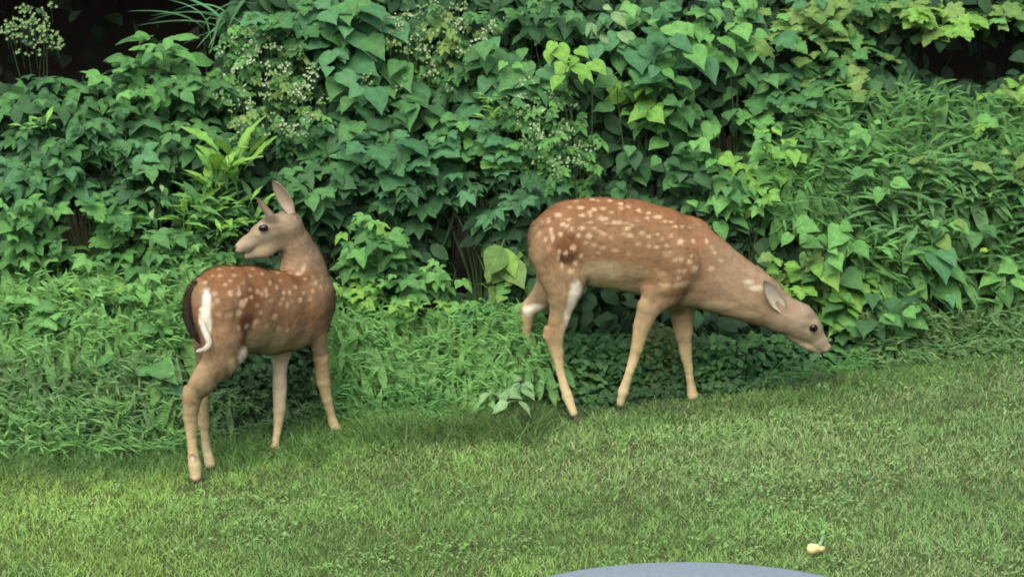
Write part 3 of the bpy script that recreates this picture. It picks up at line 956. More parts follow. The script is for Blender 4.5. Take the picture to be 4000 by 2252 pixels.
    Z = [(290,440,1,.8,.6),(350,435,1,.8,.6),(235,500,1,1.2),(270,545,1.8,1.5,.5),(285,575,1.5,1.6,.5),(340,545,1.7,1.9),(378,545,1.1,2),(395,590,2.2,2.2),
         (410,575,1,1.4),(435,575,1,1.3),(378,643,2.3,1.9,1),(410,700,1.9,1.7),(375,695,1.1,1.4,.6),(330,650,2,1.2,.5),(345,640,1.5,1.5,.5),(455,680,1.8,1.6,.7),
         (535,660,1.6,1.9,.8),(500,560,1.1,1.5,.7),(480,550,1,1.5,.6),(575,545,1.2,1.4),(600,545,1,1.3,.7),(545,520,1.3,1.5,.7),(495,530,1.3,1.5,.6),
         (515,500,1,1.6,.5),(460,540,1.2,1.5,.6),(648,577,1.6,1.5,.9),(590,610,1.2,1.8,.5),(560,600,1.5,1.5,.4),(625,520,1.3,1.2,.6),(660,545,1.3,1.2,.7),
         (700,540,1.2,1.2,.5),(715,500,1.3,1.4,.6),(735,515,1.2,1.3,.5),(655,440,1.2,1.4,.8),(665,430,1,1,.7),(640,460,2.2,.9,.7),(690,580,1.3,1.6,.4),
         (600,460,1.3,.9,.6),(545,455,1.4,.9,.6),(480,460,1.4,.9,.6),(430,470,1.3,.9,.6),(360,470,1.4,1,.5),(300,470,1.4,.9,.6),(320,510,1.3,1.2,.6),
         (555,710,2,1.7,.55),(590,715,1.5,1.6,.5),(620,705,1.4,1.4,.4),(500,700,1.5,1.6,.5),(475,640,1.2,1.3,.5),(260,590,1.6,1.4,.4),(290,640,1.6,1.4,.35),
         (430,530,1.2,1.3,.6),(570,575,1.3,1.3,.5),(445,700,1.2,1.6,.6),(400,500,1.2,1,.5),(560,490,1.1,1,.5),(340,490,1.2,.9,.5),(265,470,1.1,.8,.5),
         (380,520,1,1.2,.5),(610,580,1,1.2,.4),(665,480,1.2,1,.5),(700,470,1,1,.5),(520,590,1.1,1.3,.4),(460,600,1.1,1.2,.5),(440,440,1.2,.7,.5)]
    sp = []
    for z in Z:
        sp.append((600 + .8964 * z[0], 650 + .8964 * z[1], z[2] * 6.2, z[3] * 6.2, z[4] if len(z) > 4 else .85))
    blobs = [
        (1000, 1190, 75, 90, RUST, .45), (975, 1275, 40, 50, (0.059, 0.024, 0.011), .7), (1000, 1140, 110, 50, RUST, .35), (968, 1310, 25, 24, (0.049, 0.019, 0.011), .7),
        (1050, 1100, 90, 40, BACK, .5), (1230, 1060, 40, 30, RUST, .45), (1180, 1080, 60, 22, (0.108, 0.043, 0.019), .6), (900, 1090, 80, 40, BACK, .5),
        (1035, 1375, 42, 32, (0.248, 0.227, 0.178), .85), (1100, 1370, 60, 26, TAN, .6), (1160, 1340, 60, 40, FLANK, .5),
        (960, 1400, 20, 40, WHITE, .6), (920, 1440, 16, 40, PALE, .7), (880, 1490, 14, 35, PALE, .5),
        (780, 1120, 30, 60, TAN, .5), (796, 1165, 18, 62, WHITE, 1.0), (788, 1225, 18, 50, WHITE, 1.0), (712, 1118, 26, 26, TAN, .8), (810, 1270, 14, 60, WHITE, .85),
        (1080, 1010, 30, 60, (0.227, 0.178, 0.130), .6), (1120, 1010, 24, 60, (0.221, 0.162, 0.108), .4),
        (1028, 862, 26, 12, (0.270, 0.232, 0.140), .85), (1030, 918, 30, 10, (0.259, 0.216, 0.140), .7), (1085, 880, 34, 12, (0.108, 0.081, 0.049), .5),
        (1062, 848, 40, 20, (0.055, 0.045, 0.032), .9), (960, 965, 40, 14, (0.270, 0.238, 0.178), .6), (985, 935, 36, 18, (0.227, 0.189, 0.135), .5), (1000, 1005, 40, 14, (0.216, 0.205, 0.151), .6),
        (748, 1795, 15, 18, (0.108, 0.081, 0.054), .8), (748, 1800, 8, 12, WHITE, .6), (1255, 1380, 24, 60, (0.140, 0.108, 0.065), .5), (820, 1370, 60, 40, FLANK, .5),
    ]
    s = m_per_px(.4)
    eye = P(1029, 890, .37 - .036)
    ears = [
        (P(1136, 840, .370), P(1074, 697, .36), (-.35, -1, .15), 28 * s, (.36, .30, .24), (.27, .21, .15)),
        (P(1078, 842, .44), P(1000, 790, .47), (-.6, .2, .9), 22 * s, (.14, .115, .08), (.085, .07, .05)),
    ]
    ext = [
        ('tail', [P(768, 1098, .05), P(742, 1140, .03), P(728, 1195, .01), P(732, 1245, .0), P(752, 1298, -.005), P(788, 1342, .0)],
         [.006, .009, .012, .012, .009, .003], DARK, M_fur, .7, .013, (0, 1, 0)),
        ('tail_fringe', [P(782, 1200, .0), P(786, 1250, -.012), P(802, 1298, -.04), P(815, 1335, -.055), P(804, 1358, -.06), P(774, 1369, -.055)],
         [.003, .008, .009, .008, .006, .002], (.5, .49, .43), M_fur, .4, .009, (0, 1, 0)),
        ('nose', [P(921, 962, .33), P(917, 974, .34), P(926, 980, .355)], [.006, .010, .006], (0.162, 0.162, 0.162), M_nose, 1, 0, (0, 0, 1)),
        ('mouth', [P(945, 990, .325), P(965, 984, .32), P(985, 976, .325)], [.0018, .0035, .0018], (0.162, 0.162, 0.162), M_nose, 1, 0, (0, 0, 1)),
    ]
    hv = []
    for (a, b, yy) in ((762, 1872, -.005), (822, 1830, .145), (1066, 1793, .28)):
        p = P(a, b, yy); p[2] = float(ground_z(p[0], p[1])) + .001
        hv.append((p, Hd if a != 762 else (.8, .5, 0), .020))
    hv.append((P(1338, 1722, .49), (.5, .3, -.8), .017))
    base = P(1000, 1800, .22); base[2] = float(ground_z(base[0], .22))
    mid = P(960, 1200, .24)
    make_fawn(base, 'spotted fawn standing with dark tail towards us, head turned back over its shoulder', pr, None, sp, 1, blobs,
              S, mid, [(eye, .0135, (1.25, .7, .85, R(-8)))], ears, ext, hv)


fawn_looking_back()


# ------------------------------------------------------------------ leaves
def strip_leaf(rows, droop=.25, fold=.25, pet=.35, wave=0.0, ox=0, oy=0, ang=0, sc=1.0, base=0):
    """one blade along +x, unit length; returns verts, faces"""
    V, F = [], []
    ca, sa = math.cos(ang), math.sin(ang)
    def put(x, y, z):
        x, y, z = x * sc, y * sc, z * sc
        V.append((ox + x * ca - y * sa, oy + x * sa + y * ca, z))
    for i, (s, w_) in enumerate(rows):
        xm = max(s, 0)
        zc = -droop * xm * xm
        wv = wave * math.sin(i * 2.1)
        put(s, w_, zc + fold * w_ - .35 * w_ * w_ + wv); put(xm, 0, zc); put(s, -w_, zc + fold * w_ - .35 * w_ * w_ - wv)
    for i in range(len(rows) - 1):
        a = base + i * 3
        F += [(a, a + 1, a + 4, a + 3), (a + 1, a + 2, a + 5, a + 4)]
    return V, F


ROWS = dict(
    heart=[(-.09, .15), (-.07, .30), (.04, .40), (.2, .45), (.38, .41), (.56, .31), (.74, .18), (.88, .07), (1.0, .005)],
    oval=[(0, .02), (.1, .16), (.26, .27), (.44, .30), (.62, .25), (.8, .13), (.92, .05), (1.0, .003)],
    broad=[(0, .04), (.08, .2), (.25, .33), (.45, .37), (.65, .29), (.82, .15), (1.0, .003)],
    lance=[(0, .02), (.12, .06), (.2, .055), (.3, .12), (.36, .095), (.48, .155), (.54, .12), (.65, .14), (.70, .10), (.86, .06), (1.0, .002)],
    blade=[(0, .02), (.2, .085), (.45, .10), (.7, .065), (1.0, .002)],
    arch=[(0, .012), (.15, .022), (.3, .025), (.45, .025), (.6, .022), (.75, .017), (.9, .01), (1.0, .001)],
    small=[(0, .02), (.15, .22), (.45, .33), (.75, .22), (1.0, .01)],
)


def make_leaf(kind, seed):
    r = random.Random(seed * 101 + hash_kind(kind))
    V, F = [], []

    def add(rows, **kw):
        v, f = strip_leaf(rows, base=len(V), **kw)
        V.extend(v); F.extend(f)
    dr = r.uniform(.12, .5); fo = r.uniform(.05, .45); wv = r.uniform(0, .025)
    if kind in ('heart', 'oval', 'broad', 'lance', 'blade'):
        rows = [(s, w_ * r.uniform(.93, 1.07)) for s, w_ in ROWS[kind]]
        add(rows, droop=dr * (1.0 if kind != 'blade' else .8), fold=fo, wave=wv if kind != 'blade' else 0)
    elif kind == 'arch':
        add(ROWS['arch'], droop=r.uniform(.7, 1.1), fold=.4)
    elif kind == 'tri':
        for a, s in ((0, 1.0), (1.15, .8), (-1.15, .8)):
            a += r.uniform(-.12, .12)
            add([(x, w_ * r.uniform(.93, 1.1)) for x, w_ in ROWS['oval']], droop=dr, fold=fo, ang=a, sc=s * r.uniform(.9, 1.05), ox=.07 * math.cos(a), oy=.07 * math.sin(a), wave=wv)
    elif kind == 'penta':
        for a, s in ((0, 1.0), (.75, .9), (-.75, .9), (1.65, .62), (-1.65, .62)):
            a += r.uniform(-.1, .1)
            add([(x, w_ * .88) for x, w_ in ROWS['oval']], droop=dr, fold=fo, ang=a, sc=s * r.uniform(.9, 1.05), ox=.05 * math.cos(a), oy=.05 * math.sin(a), wave=wv)
    elif kind == 'pinnate':
        add(ROWS['small'], droop=dr, fold=fo, sc=.36, ox=.7)
        for i, x in enumerate((.15, .38, .6)):
            for sg in (1, -1):
                add(ROWS['small'], droop=dr, fold=fo, sc=.34 * r.uniform(.85, 1.1), ox=x, oy=.01 * sg, ang=sg * r.uniform(.9, 1.2))
        n0 = len(V)
        V.extend([(-.1, .008, 0), (-.1, -.008, 0), (.75, .004, -.01), (.75, -.004, -.01)]); F.append((n0, n0 + 1, n0 + 3, n0 + 2))
    elif kind == 'maple':
        pts = [(0, 0), (-.12, .16), (-.05, .38), (.12, .30), (.16, .52), (.32, .56), (.42, .36), (.55, .40), (.66, .22), (.78, .22), (1.0, 0)]
        out = [(x, y * r.uniform(.92, 1.08)) for x, y in pts] + [(x, -y * r.uniform(.92, 1.08)) for x, y in pts[-2:0:-1]]
        cx = .30
        V.append((cx, 0, -.02)); 
        for x, y in out:
            rr = (x - cx) ** 2 + y * y
            V.append((x, y, -dr * rr * .8 + .05 * fo + r.uniform(-.02, .02)))
        m = len(out)
        for i in range(m):
            F.append((0, 1 + (i + 1) % m, 1 + i))
    if kind not in ('blade', 'arch', 'pinnate'):
        n0 = len(V)
        V.extend([(-PET, .009, -.10), (-PET, -.009, -.10), (-.12, .010, -.01), (-.12, -.010, -.01), (.03, .010, .0), (.03, -.010, .0)])
        F += [(n0, n0 + 1, n0 + 3, n0 + 2), (n0 + 2, n0 + 3, n0 + 5, n0 + 4)]
    return V, F


PET = .40


def hash_kind(k):
    return sum(ord(c) * (i + 3) for i, c in enumerate(k))


_lc = {}


def leaf_data(kind, seed, mat):
    key = (kind, seed, mat.name)
    if key not in _lc:
        V, F = make_leaf(kind, seed)
        me = bpy.data.meshes.new('leaf_' + kind)
        me.from_pydata(V, [], F)
        me.polygons.foreach_set('use_smooth', np.ones(len(F), bool))
        me.materials.append(mat)
        _lc[key] = me
    return _lc[key]


LM = dict(
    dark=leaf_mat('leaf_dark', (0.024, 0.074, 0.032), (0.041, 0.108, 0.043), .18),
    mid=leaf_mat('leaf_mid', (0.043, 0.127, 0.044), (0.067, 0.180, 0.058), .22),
    teal=leaf_mat('leaf_teal', (0.043, 0.134, 0.058), (0.070, 0.189, 0.085), .22),
    bright=leaf_mat('leaf_bright', (0.081, 0.228, 0.062), (0.122, 0.296, 0.088), .26),
    lime=leaf_mat('leaf_lime', (0.123, 0.287, 0.058), (0.174, 0.352, 0.076), .3),
    young=leaf_mat('leaf_young', (0.217, 0.383, 0.049), (0.275, 0.434, 0.063), .35),
    olive=leaf_mat('leaf_olive', (0.093, 0.180, 0.052), (0.133, 0.228, 0.067), .24),
    pale=leaf_mat('leaf_pale', (0.123, 0.237, 0.106), (0.174, 0.294, 0.142), .22),
)
M_fill = leaf_mat('leaf_understory', None, None, .15, .7, attr=True, veins=False)
M_cover = leaf_mat('leaf_cover', None, None, .25, .55, attr=True, veins=False)
M_petal = simple_mat('white_petal', (.22, .31, .18), .6, .2, .15, 40)
M_petal_shade = simple_mat('shaded_petal', (.12, .21, .085), .6, .2, .15, 40)  # darker copy of the white petal, shade put into its colour

# ------------------------------------------------------------------ the bank of foliage: its front surface
BSL = .78


def bank_y(x, z, bump=True):
    g = ground_z(x, edge_y(x))
    y = edge_y(x) + .10 + BSL * np.clip(z - g, 0, 3)
    if bump:
        y = y - .30 * (fbm(x * 2.2 + 7, z * 3.6, 21, 2) - .5) * np.clip((z - g) / .3, 0, 1)
        y = y + .16 * np.exp(-((x - .42) / .5) ** 2) * np.clip(1 - (z - g) / .45, 0, 1)
        y = y + .20 * np.exp(-((x + .62) / .22) ** 2) * np.clip(1 - (z - g) / .5, 0, 1)
    return y


def on_bank(px, py, back=0.0):
    y = 1.0
    for _ in range(25):
        p = P(px, py, y)
        y = .6 * y + .4 * float(bank_y(p[0], p[2]))
    return P(px, py, y + back)


def orient(X, Zv):
    """matrix columns: x axis = X, z axis near Zv"""
    X = X / (np.linalg.norm(X) + 1e-9)
    Zv = Zv - X * (Zv @ X); Zv = Zv / (np.linalg.norm(Zv) + 1e-9)
    Yv = np.cross(Zv, X)
    return X, Yv, Zv


def rough_tube(V, F, pts, r0, r1, n=4):
    pts = np.array(pts); m = len(pts)
    b = len(V)
    for i in range(m):
        r = r0 + (r1 - r0) * i / (m - 1)
        for k in range(n):
            a = 2 * math.pi * k / n
            V.append((pts[i][0] + r * math.cos(a), pts[i][1] + r * math.sin(a), pts[i][2] + (r * .6 if k % 2 else 0)))
    for i in range(m - 1):
        for k in range(n):
            F.append((b + i * n + k, b + i * n + (k + 1) % n, b + (i + 1) * n + (k + 1) % n, b + (i + 1) * n + k))


def bez(a, b, c, d, n):
    t = np.linspace(0, 1, n)[:, None]
    return (1 - t) ** 3 * a + 3 * (1 - t) ** 2 * t * b + 3 * (1 - t) * t * t * c + t ** 3 * d


def hole(px, py, k=1.0):
    """hollows of the bank: places where nothing grows and the eye falls into the dark"""
    m = np.zeros(len(px), bool)
    for (cx, cy, a, b) in ((3790, 220, 240, 100), (3690, 190, 150, 60), (2100, 215, 55, 80), (1290, 1000, 60, 110), (1780, 960, 90, 190), (2926, 362, 60, 42), (2380, 255, 60, 50),
                           (640, 720, 60, 25), (300, 890, 115, 85), (3800, 1250, 190, 110), (2557, 744, 60, 60), (1870, 1080, 60, 90), (3960, 170, 60, 60),
                           (3500, 1080, 40, 60), (250, 1000, 40, 30), (644, 880, 50, 50), (2959, 440, 45, 35), (2842, 563, 120, 60), (2667, 70, 75, 45),
                           (3075, 213, 100, 45), (3224, 550, 55, 28), (3754, 640, 55, 38), (3150, 828, 80, 50), (76, 591, 100, 45), (417, 667, 110, 45), (1652, 523, 35, 35),
                           (560, 387, 40, 18), (2370, 700, 60, 50), (3050, 1060, 40, 40), (3470, 830, 60, 50), (1900, 790, 50, 40), (1150, 500, 60, 25)):
        m |= ((px - cx) / (a * k)) ** 2 + ((py - cy) / (b * k)) ** 2 < 1
    return m


LEAFCOUNT = 0
SZ = .82
DEF = dict(heart=(.098, 9, .044), oval=(.09, 10, .05), broad=(.15, 7, .07), tri=(.082, 7, .05), penta=(.085, 6, .05), maple=(.090, 8, .044),
           pinnate=(.10, 7, .045), lance=(.17, 14, .02), blade=(.09, 9, .03), arch=(.4, 5, .03))


def plant(name, cat, label, kind, mat, cx, cy, hw, hh, stems, size=1.0, per=None, back=0.0, face=.36, upb=.95, group=None, flowers=0,
          fsize=1.0, depth=.10, droop=.35, hang=False, mats=None, stem_mat=None, tipup=0.0, petalmix=.5):
    """a rooted plant: its stems rise inside the bank and come out at the patch (cx, cy, hw, hh in photo pixels)"""
    global LEAFCOUNT
    r = np.random.default_rng(int(cx * 3 + cy * 7 + stems * 13 + hash_kind(kind)))
    L0, npl, spc = DEF[kind]
    npl = per or npl
    if hw > 85 and kind in ('heart', 'tri', 'penta', 'maple') and cx < 2350: stems = int(stems * 1.25) + 1
    if cx > 2400 and kind == 'heart' and cy < 1000: npl = max(4, npl - 2); size *= .78; depth = .16
    c = on_bank(cx, cy, back)
    rx = c[0] + r.uniform(-.05, .05)
    ry = max(float(edge_y(rx)) + .18, c[1] - .05) + (.7 if hang else 0)
    root = np.array([rx, ry, float(ground_z(rx, ry)) - .01])
    e = empty(name, root, label, cat, group)
    SV, SF = [], []
    mlist = [LM[m] for m in (mats or [mat])]
    first = {}
    leaves = []
    for s in range(stems):
        # blue-noise-like spread of tips over the ellipse
        a = s * 2.39996 + r.uniform(-.4, .4); q = math.sqrt((s + .5) / stems)
        tx = cx + hw * q * math.cos(a) * .97 + r.uniform(-12, 12); ty = cy + hh * q * math.sin(a) + r.uniform(-12, 12)
        tip = on_bank(tx, ty, back + r.uniform(-depth, depth))
        Lc = L0 * size
        run = max(.12, spc * size * npl * (1.0 if kind in ('blade', 'lance') else .9))
        out = np.array([r.uniform(-.8, .8), -.6, r.uniform(-.35, .0) if hang else r.uniform(.0, .6)]); out /= np.linalg.norm(out)
        c2 = tip - out * run
        path = bez(root + np.array([r.uniform(-.02, .02), r.uniform(-.02, .02), 0]), root + np.array([0, .02, max(.05, (tip[2] - root[2]) * .7)]), c2, tip, 9)
        rough_tube(SV, SF, path - root, .0035 * size + .001, .0012, 3)
        seg = bez(root, root + np.array([0, .02, max(.05, (tip[2] - root[2]) * .7)]), c2, tip, 60)
        al = np.concatenate([[0], np.cumsum(np.linalg.norm(np.diff(seg, axis=0), axis=1))])
        tot = al[-1]
        for k in range(npl):
            d = tot - k * spc * size * r.uniform(.85, 1.15)
            if d < tot * .25: break
            i = min(np.searchsorted(al, d), 59)
            p = seg[i]; tg = seg[min(i + 1, 59)] - seg[max(i - 1, 0)]
            tg = tg / (np.linalg.norm(tg) + 1e-9)
            Nn = np.array([r.normal(0, .33), -face + r.normal(0, .22), upb + r.normal(0, .25)])
            Nn /= np.linalg.norm(Nn)
            sg = 1 if k % 2 else -1
            if kind in ('blade', 'lance', 'arch'):
                ang = k * 2.4 + r.uniform(-.3, .3)
                X = np.array([math.cos(ang), math.sin(ang) * .9 - .2, .45 + tipup - (.5 if kind != 'lance' else .1) * r.random()])
                X = X + tg * .5
                Nn = np.array([0, -.3, 1.0]) + np.array([r.normal(0, .2), r.normal(0, .2), 0])
            else:
                X = np.array([sg * r.uniform(.2, 1.0) + r.normal(0, .25), -.65 + tipup, -droop + tipup + r.normal(0, .25)]) + tg * .25
                if k == 0: X = tg * .5 + np.array([r.normal(0, .4), -.4, -.25 + tipup])
            X, Yv, Zv = orient(X, Nn)
            if kind not in ('blade', 'lance', 'arch'):
                # keep the blade close to the wanted facing: build from the normal first
                Zv = Nn; X = X - Zv * (X @ Zv); X /= np.linalg.norm(X) + 1e-9; Yv = np.cross(Zv, X)
            sc = Lc * r.uniform(.5, 1.2) * (.7 if k == 0 else 1.0) * (0.85 if kind == 'penta' else 1)
            pe = np.array([-PET, 0, -.10]) * sc if kind not in ('blade', 'arch', 'pinnate') else np.array([0, 0, 0])
            pos = p - (X * pe[0] + Yv * pe[1] + Zv * pe[2])
            if pos[2] < float(ground_z(pos[0], pos[1])) + (.0 if name == 'seedling' else .02): continue
            if name not in ('reed_grass', 'seedling'):
                qx, qy, _ = proj(pos[None])
                if ((qx[0] - cx) / (hw + 55)) ** 2 + ((qy[0] - cy) / (hh + 50)) ** 2 > 1.25: continue
                if hw > 60 and back > -.11:
                    qx, qy, _ = proj((pos + X * sc * .45)[None])
                    if hole(qx, qy, .8)[0]: continue
            leaves.append((pos, X * sc, Yv * sc * r.uniform(.85, 1.1), Zv * sc, r.integers(7), r.integers(len(mlist))))
    if len(leaves) > 296: leaves = leaves[:296]
    pr = e
    for (pos, X, Yv, Zv, sd_, mi) in leaves:
        me = leaf_data(kind, int(sd_), mlist[int(mi)])
        o = bpy.data.objects.new('leaf', me)
        o.parent = pr
        o.matrix_basis = Matrix(((X[0], Yv[0], Zv[0], pos[0] - root[0]), (X[1], Yv[1], Zv[1], pos[1] - root[1]), (X[2], Yv[2], Zv[2], pos[2] - root[2]), (0, 0, 0, 1)))
        COL.objects.link(o)
    LEAFCOUNT += len(leaves)
    me = bpy.data.meshes.new('stem'); me.from_pydata(SV, [], SF); me.materials.append(stem_mat or M_stem)
    link('stem', me, e)
    for i in range(flowers):
        a = r.uniform(0, 2 * math.pi); q = math.sqrt(r.random())
        p = on_bank(cx + hw * q * math.cos(a), cy + hh * q * math.sin(a), back - .05 - r.uniform(0, .07))
        V, F = [], []
        nfl = r.integers(4, 10)
        spread = r.uniform(.007, .015) * fsize
        for f in range(nfl):
            fc = r.normal(0, 1, 3) * spread * np.array([1, .5, .8])
            nn = np.array([r.normal(0, .5), -.8, .5 + r.normal(0, .3)]); nn /= np.linalg.norm(nn)
            u = np.cross(nn, [0, 0, 1]); u /= np.linalg.norm(u); v_ = np.cross(nn, u)
            R_ = r.uniform(.0045, .0075) * fsize
            b = len(V); V.append(tuple(fc + nn * -.001))
            for k in range(10):
                an = k * math.pi / 5
                rr = R_ * (1 if k % 2 == 0 else .5)
                V.append(tuple(fc + (u * math.cos(an) + v_ * math.sin(an)) * rr + nn * rr * .35))
            for k in range(10): F.append((b, b + 1 + k, b + 1 + (k + 1) % 10))
        rough_tube(V, F, [np.array([0, .06, -.07]), np.array([0, .02, -.02]), np.array([0, 0, 0])], .0012, .001, 3)
        me = bpy.data.meshes.new('flower_cluster'); me.from_pydata(V, [], F)
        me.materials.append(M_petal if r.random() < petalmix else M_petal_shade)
        o = link('flower_cluster', me, e, Vector(p - root)); o['kind'] = 'stuff'
    return e


FG = 'leafy plants of the overgrown bank behind the fawns'
V_, S_, B_, W_ = ('vine', 'vine'), ('shrub', 'shrub'), ('bush', 'bush'), ('weed', 'weed')


def PL(nc, label, *a, **k):
    k.setdefault('group', FG)
    return plant(nc[0], nc[1], label, *a, **k)


# --- left mass: shrubs with three-part pointed leaves
PL(S_, 'deep green shrub with pointed leaves against the dark wood, at the far left edge', 'tri', 'mid', 130, 400, 210, 110, 13, 1.05, mats=['mid', 'dark'], tipup=.5, droop=.1)
PL(S_, 'lighter sprig of broad leaves standing highest against the black gap', 'broad', 'bright', 615, 175, 85, 45, 6, .68, per=5, mats=['mid', 'bright'], tipup=.6, droop=0, back=-.06)
PL(S_, 'shrub of pointed upright leaves just below the highest sprig', 'tri', 'mid', 520, 330, 200, 90, 12, 1.05, mats=['mid', 'mid', 'bright'], tipup=.6, droop=0)
PL(S_, 'shrub with two upright leaves left of the tall dark grass stalks', 'tri', 'mid', 760, 330, 110, 90, 7, 1.0, mats=['mid'], tipup=.5, droop=.1)
PL(S_, 'mid-green leafy shrub filling the left bank under the dark wood', 'tri', 'teal', 330, 540, 330, 120, 22, 1.05, mats=['mid', 'teal', 'dark'])
PL(S_, 'leafy shrub beside the small lemon-tipped shoot at the left edge', 'tri', 'mid', 90, 620, 170, 120, 12, 1.0, mats=['mid', 'teal'])
PL(W_, 'small yellow-green shoot with two pairs of narrow leaves, left edge', 'lance', 'lime', 140, 498, 70, 18, 3, .34, per=6, back=-.10, mats=['lime', 'bright'])
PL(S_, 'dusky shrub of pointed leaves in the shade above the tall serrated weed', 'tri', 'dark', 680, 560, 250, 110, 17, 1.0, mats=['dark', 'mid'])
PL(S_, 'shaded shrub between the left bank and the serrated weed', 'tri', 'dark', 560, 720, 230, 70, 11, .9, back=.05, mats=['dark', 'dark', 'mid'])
PL(S_, 'paler shrub with rounded leaves at the left edge, mid height', 'tri', 'bright', 130, 840, 190, 90, 14, .95, mats=['bright', 'mid'], back=-.05)
PL(S_, 'paler shrub with lobed leaves right of the dark hollow on the left bank', 'maple', 'bright', 400, 800, 120, 60, 7, .95, mats=['bright', 'mid'], back=-.06)
PL(S_, 'leafy shrub with pointed leaves above the left fawn rump', 'tri', 'mid', 560, 930, 220, 90, 13, .8, mats=['mid', 'bright'], back=-.03)
PL(S_, 'low shrub of bright leaves at the left edge above the stilt grass', 'tri', 'bright', 120, 990, 200, 70, 11, .75, mats=['bright', 'mid'])
PL(S_, 'bright low shrub directly left of the turned head', 'tri', 'bright', 740, 980, 160, 90, 13, .62, mats=['bright', 'mid'], back=-.02)
PL(W_, 'tall weed with long toothed leaves in a yellow-green rosette above the left fawn', 'lance', 'lime', 885, 680, 45, 45, 3, .95, per=8, back=-.14, mats=['lime'], tipup=.5)
PL(W_, 'leafy base of the toothed weed, fine yellow-green leaves beside the face', 'lance', 'bright', 860, 830, 150, 90, 12, .55, per=14, back=-.06, mats=['bright', 'lime', 'mid'])
PL(W_, 'thin weed with whitish narrow leaves standing left of the toothed weed', 'oval', 'pale', 620, 765, 45, 45, 3, .6, per=4, back=-.1, mats=['pale', 'mid'])
# --- white-flowered bushes
PL(B_, 'small-leaved bush covered in white blossom, left of centre', 'pinnate', 'mid', 1060, 330, 210, 190, 26, .8, mats=['mid', 'bright', 'olive'], flowers=48, back=-.02)
PL(B_, 'white-flowering bush branch along the top left of centre', 'pinnate', 'mid', 1010, 150, 160, 90, 11, .8, mats=['mid', 'bright'], flowers=12)
PL(B_, 'white blossom spray lost in the black wood, top left corner', 'pinnate', 'dark', 130, 110, 110, 110, 5, .6, per=2, back=.75, mats=['dark'], flowers=30, fsize=1.3, petalmix=.2)
PL(B_, 'bush with greenish-white blossom along the top edge, centre', 'pinnate', 'mid', 1720, 110, 230, 120, 20, .85, mats=['mid', 'olive'], flowers=34)
PL(B_, 'dusty green blossom bush with hanging sprays, upper centre', 'pinnate', 'olive', 1620, 260, 200, 110, 14, .8, mats=['mid', 'dark'], flowers=16)
PL(B_, 'pale-flowered bush in the centre, left of the heart-leaved vine', 'pinnate', 'mid', 2120, 430, 150, 120, 15, .85, mats=['mid', 'bright'], flowers=30, back=-.03)
PL(B_, 'low pale-flowered bush above the back of the grazing fawn', 'pinnate', 'mid', 2190, 600, 120, 80, 9, .85, mats=['mid', 'bright'], flowers=18, back=-.03)
PL(B_, 'sparse white-flowered bush under the blossom bush, left centre', 'pinnate', 'dark', 1090, 480, 150, 60, 8, .8, mats=['mid', 'dark'], flowers=14)
# --- tall arching grass at the top left
PL(('reed_grass', 'grass plant'), 'tall arching grass with long drooping leaves against the black gap', 'arch', 'dark', 850, 70, 60, 40, 4, .62, per=5, back=.12, mats=['teal', 'dark'], tipup=.3)
# --- top and centre mass
PL(V_, 'vine with large blue-green leaves at the top edge, left of centre', 'maple', 'teal', 1180, 60, 150, 90, 10, 1.35, mats=['teal', 'mid'])
PL(V_, 'large-leaved blue-green vine under the top edge, centre left', 'heart', 'teal', 1400, 60, 150, 80, 9, 1.3, mats=['teal', 'mid'])
PL(V_, 'broad-leaved vine right of the white blossom bush', 'heart', 'mid', 1420, 250, 170, 120, 13, 1.15, mats=['mid', 'teal'])
PL(V_, 'heart-leaved vine in the shadow of the upper centre', 'heart', 'mid', 1500, 430, 200, 110, 14, 1.0, mats=['mid', 'dark'])
PL(S_, 'shrub of three-part leaves right of the white blossom bush, mid bank', 'tri', 'teal', 1330, 560, 210, 90, 14, 1.1, mats=['teal', 'mid'])
PL(S_, 'shrub with overlapping blue-green leaves above the space between the fawns', 'maple', 'teal', 1520, 570, 170, 70, 9, 1.35, mats=['teal'], back=-.05)
PL(S_, 'drooping-leaved shrub over the turned fawn head', 'tri', 'mid', 1220, 690, 170, 80, 12, 1.05, mats=['mid', 'dark'])
PL(S_, 'dark shrub with star-shaped leaf tips over the hollow between the fawns', 'penta', 'mid', 1640, 720, 200, 90, 14, 1.1, mats=['mid', 'dark', 'teal'])
PL(S_, 'shrub with large grey-green leaves left of the grazing fawn back', 'penta', 'dark', 1960, 740, 190, 90, 11, 1.15, mats=['teal', 'dark'])
PL(S_, 'leafy shrub in the very centre with a yellow-green shoot', 'maple', 'mid', 1850, 520, 170, 100, 12, 1.0, mats=['mid', 'bright', 'teal'])
PL(W_, 'yellow-green leaning shoot in the centre of the bank', 'lance', 'lime', 1930, 440, 45, 45, 3, .4, per=8, back=-.12, mats=['lime', 'olive'])
PL(V_, 'shaded vine behind the pair of lime leaves, upper centre', 'heart', 'mid', 1960, 260, 190, 120, 14, 1.05, mats=['mid', 'teal'])
PL(V_, 'vine with pointed grey-green leaves at the top edge, right of centre', 'oval', 'teal', 2330, 60, 120, 60, 7, 1.0, mats=['teal', 'pale'])
PL(V_, 'vine with three lime leaves hanging beside a black hole in the leaves', 'heart', 'lime', 2245, 215, 70, 30, 3, .75, per=3, back=-.12, mats=['lime'])
PL(V_, 'pair of yellow-lime heart leaves hanging on one thread, upper centre', 'heart', 'lime', 2150, 145, 45, 20, 1, .72, per=3, back=-.13, mats=['lime'])
PL(V_, 'two round leaves side by side on a thin runner, upper centre', 'heart', 'bright', 1935, 245, 50, 18, 1, .65, per=3, back=-.13, mats=['bright'])
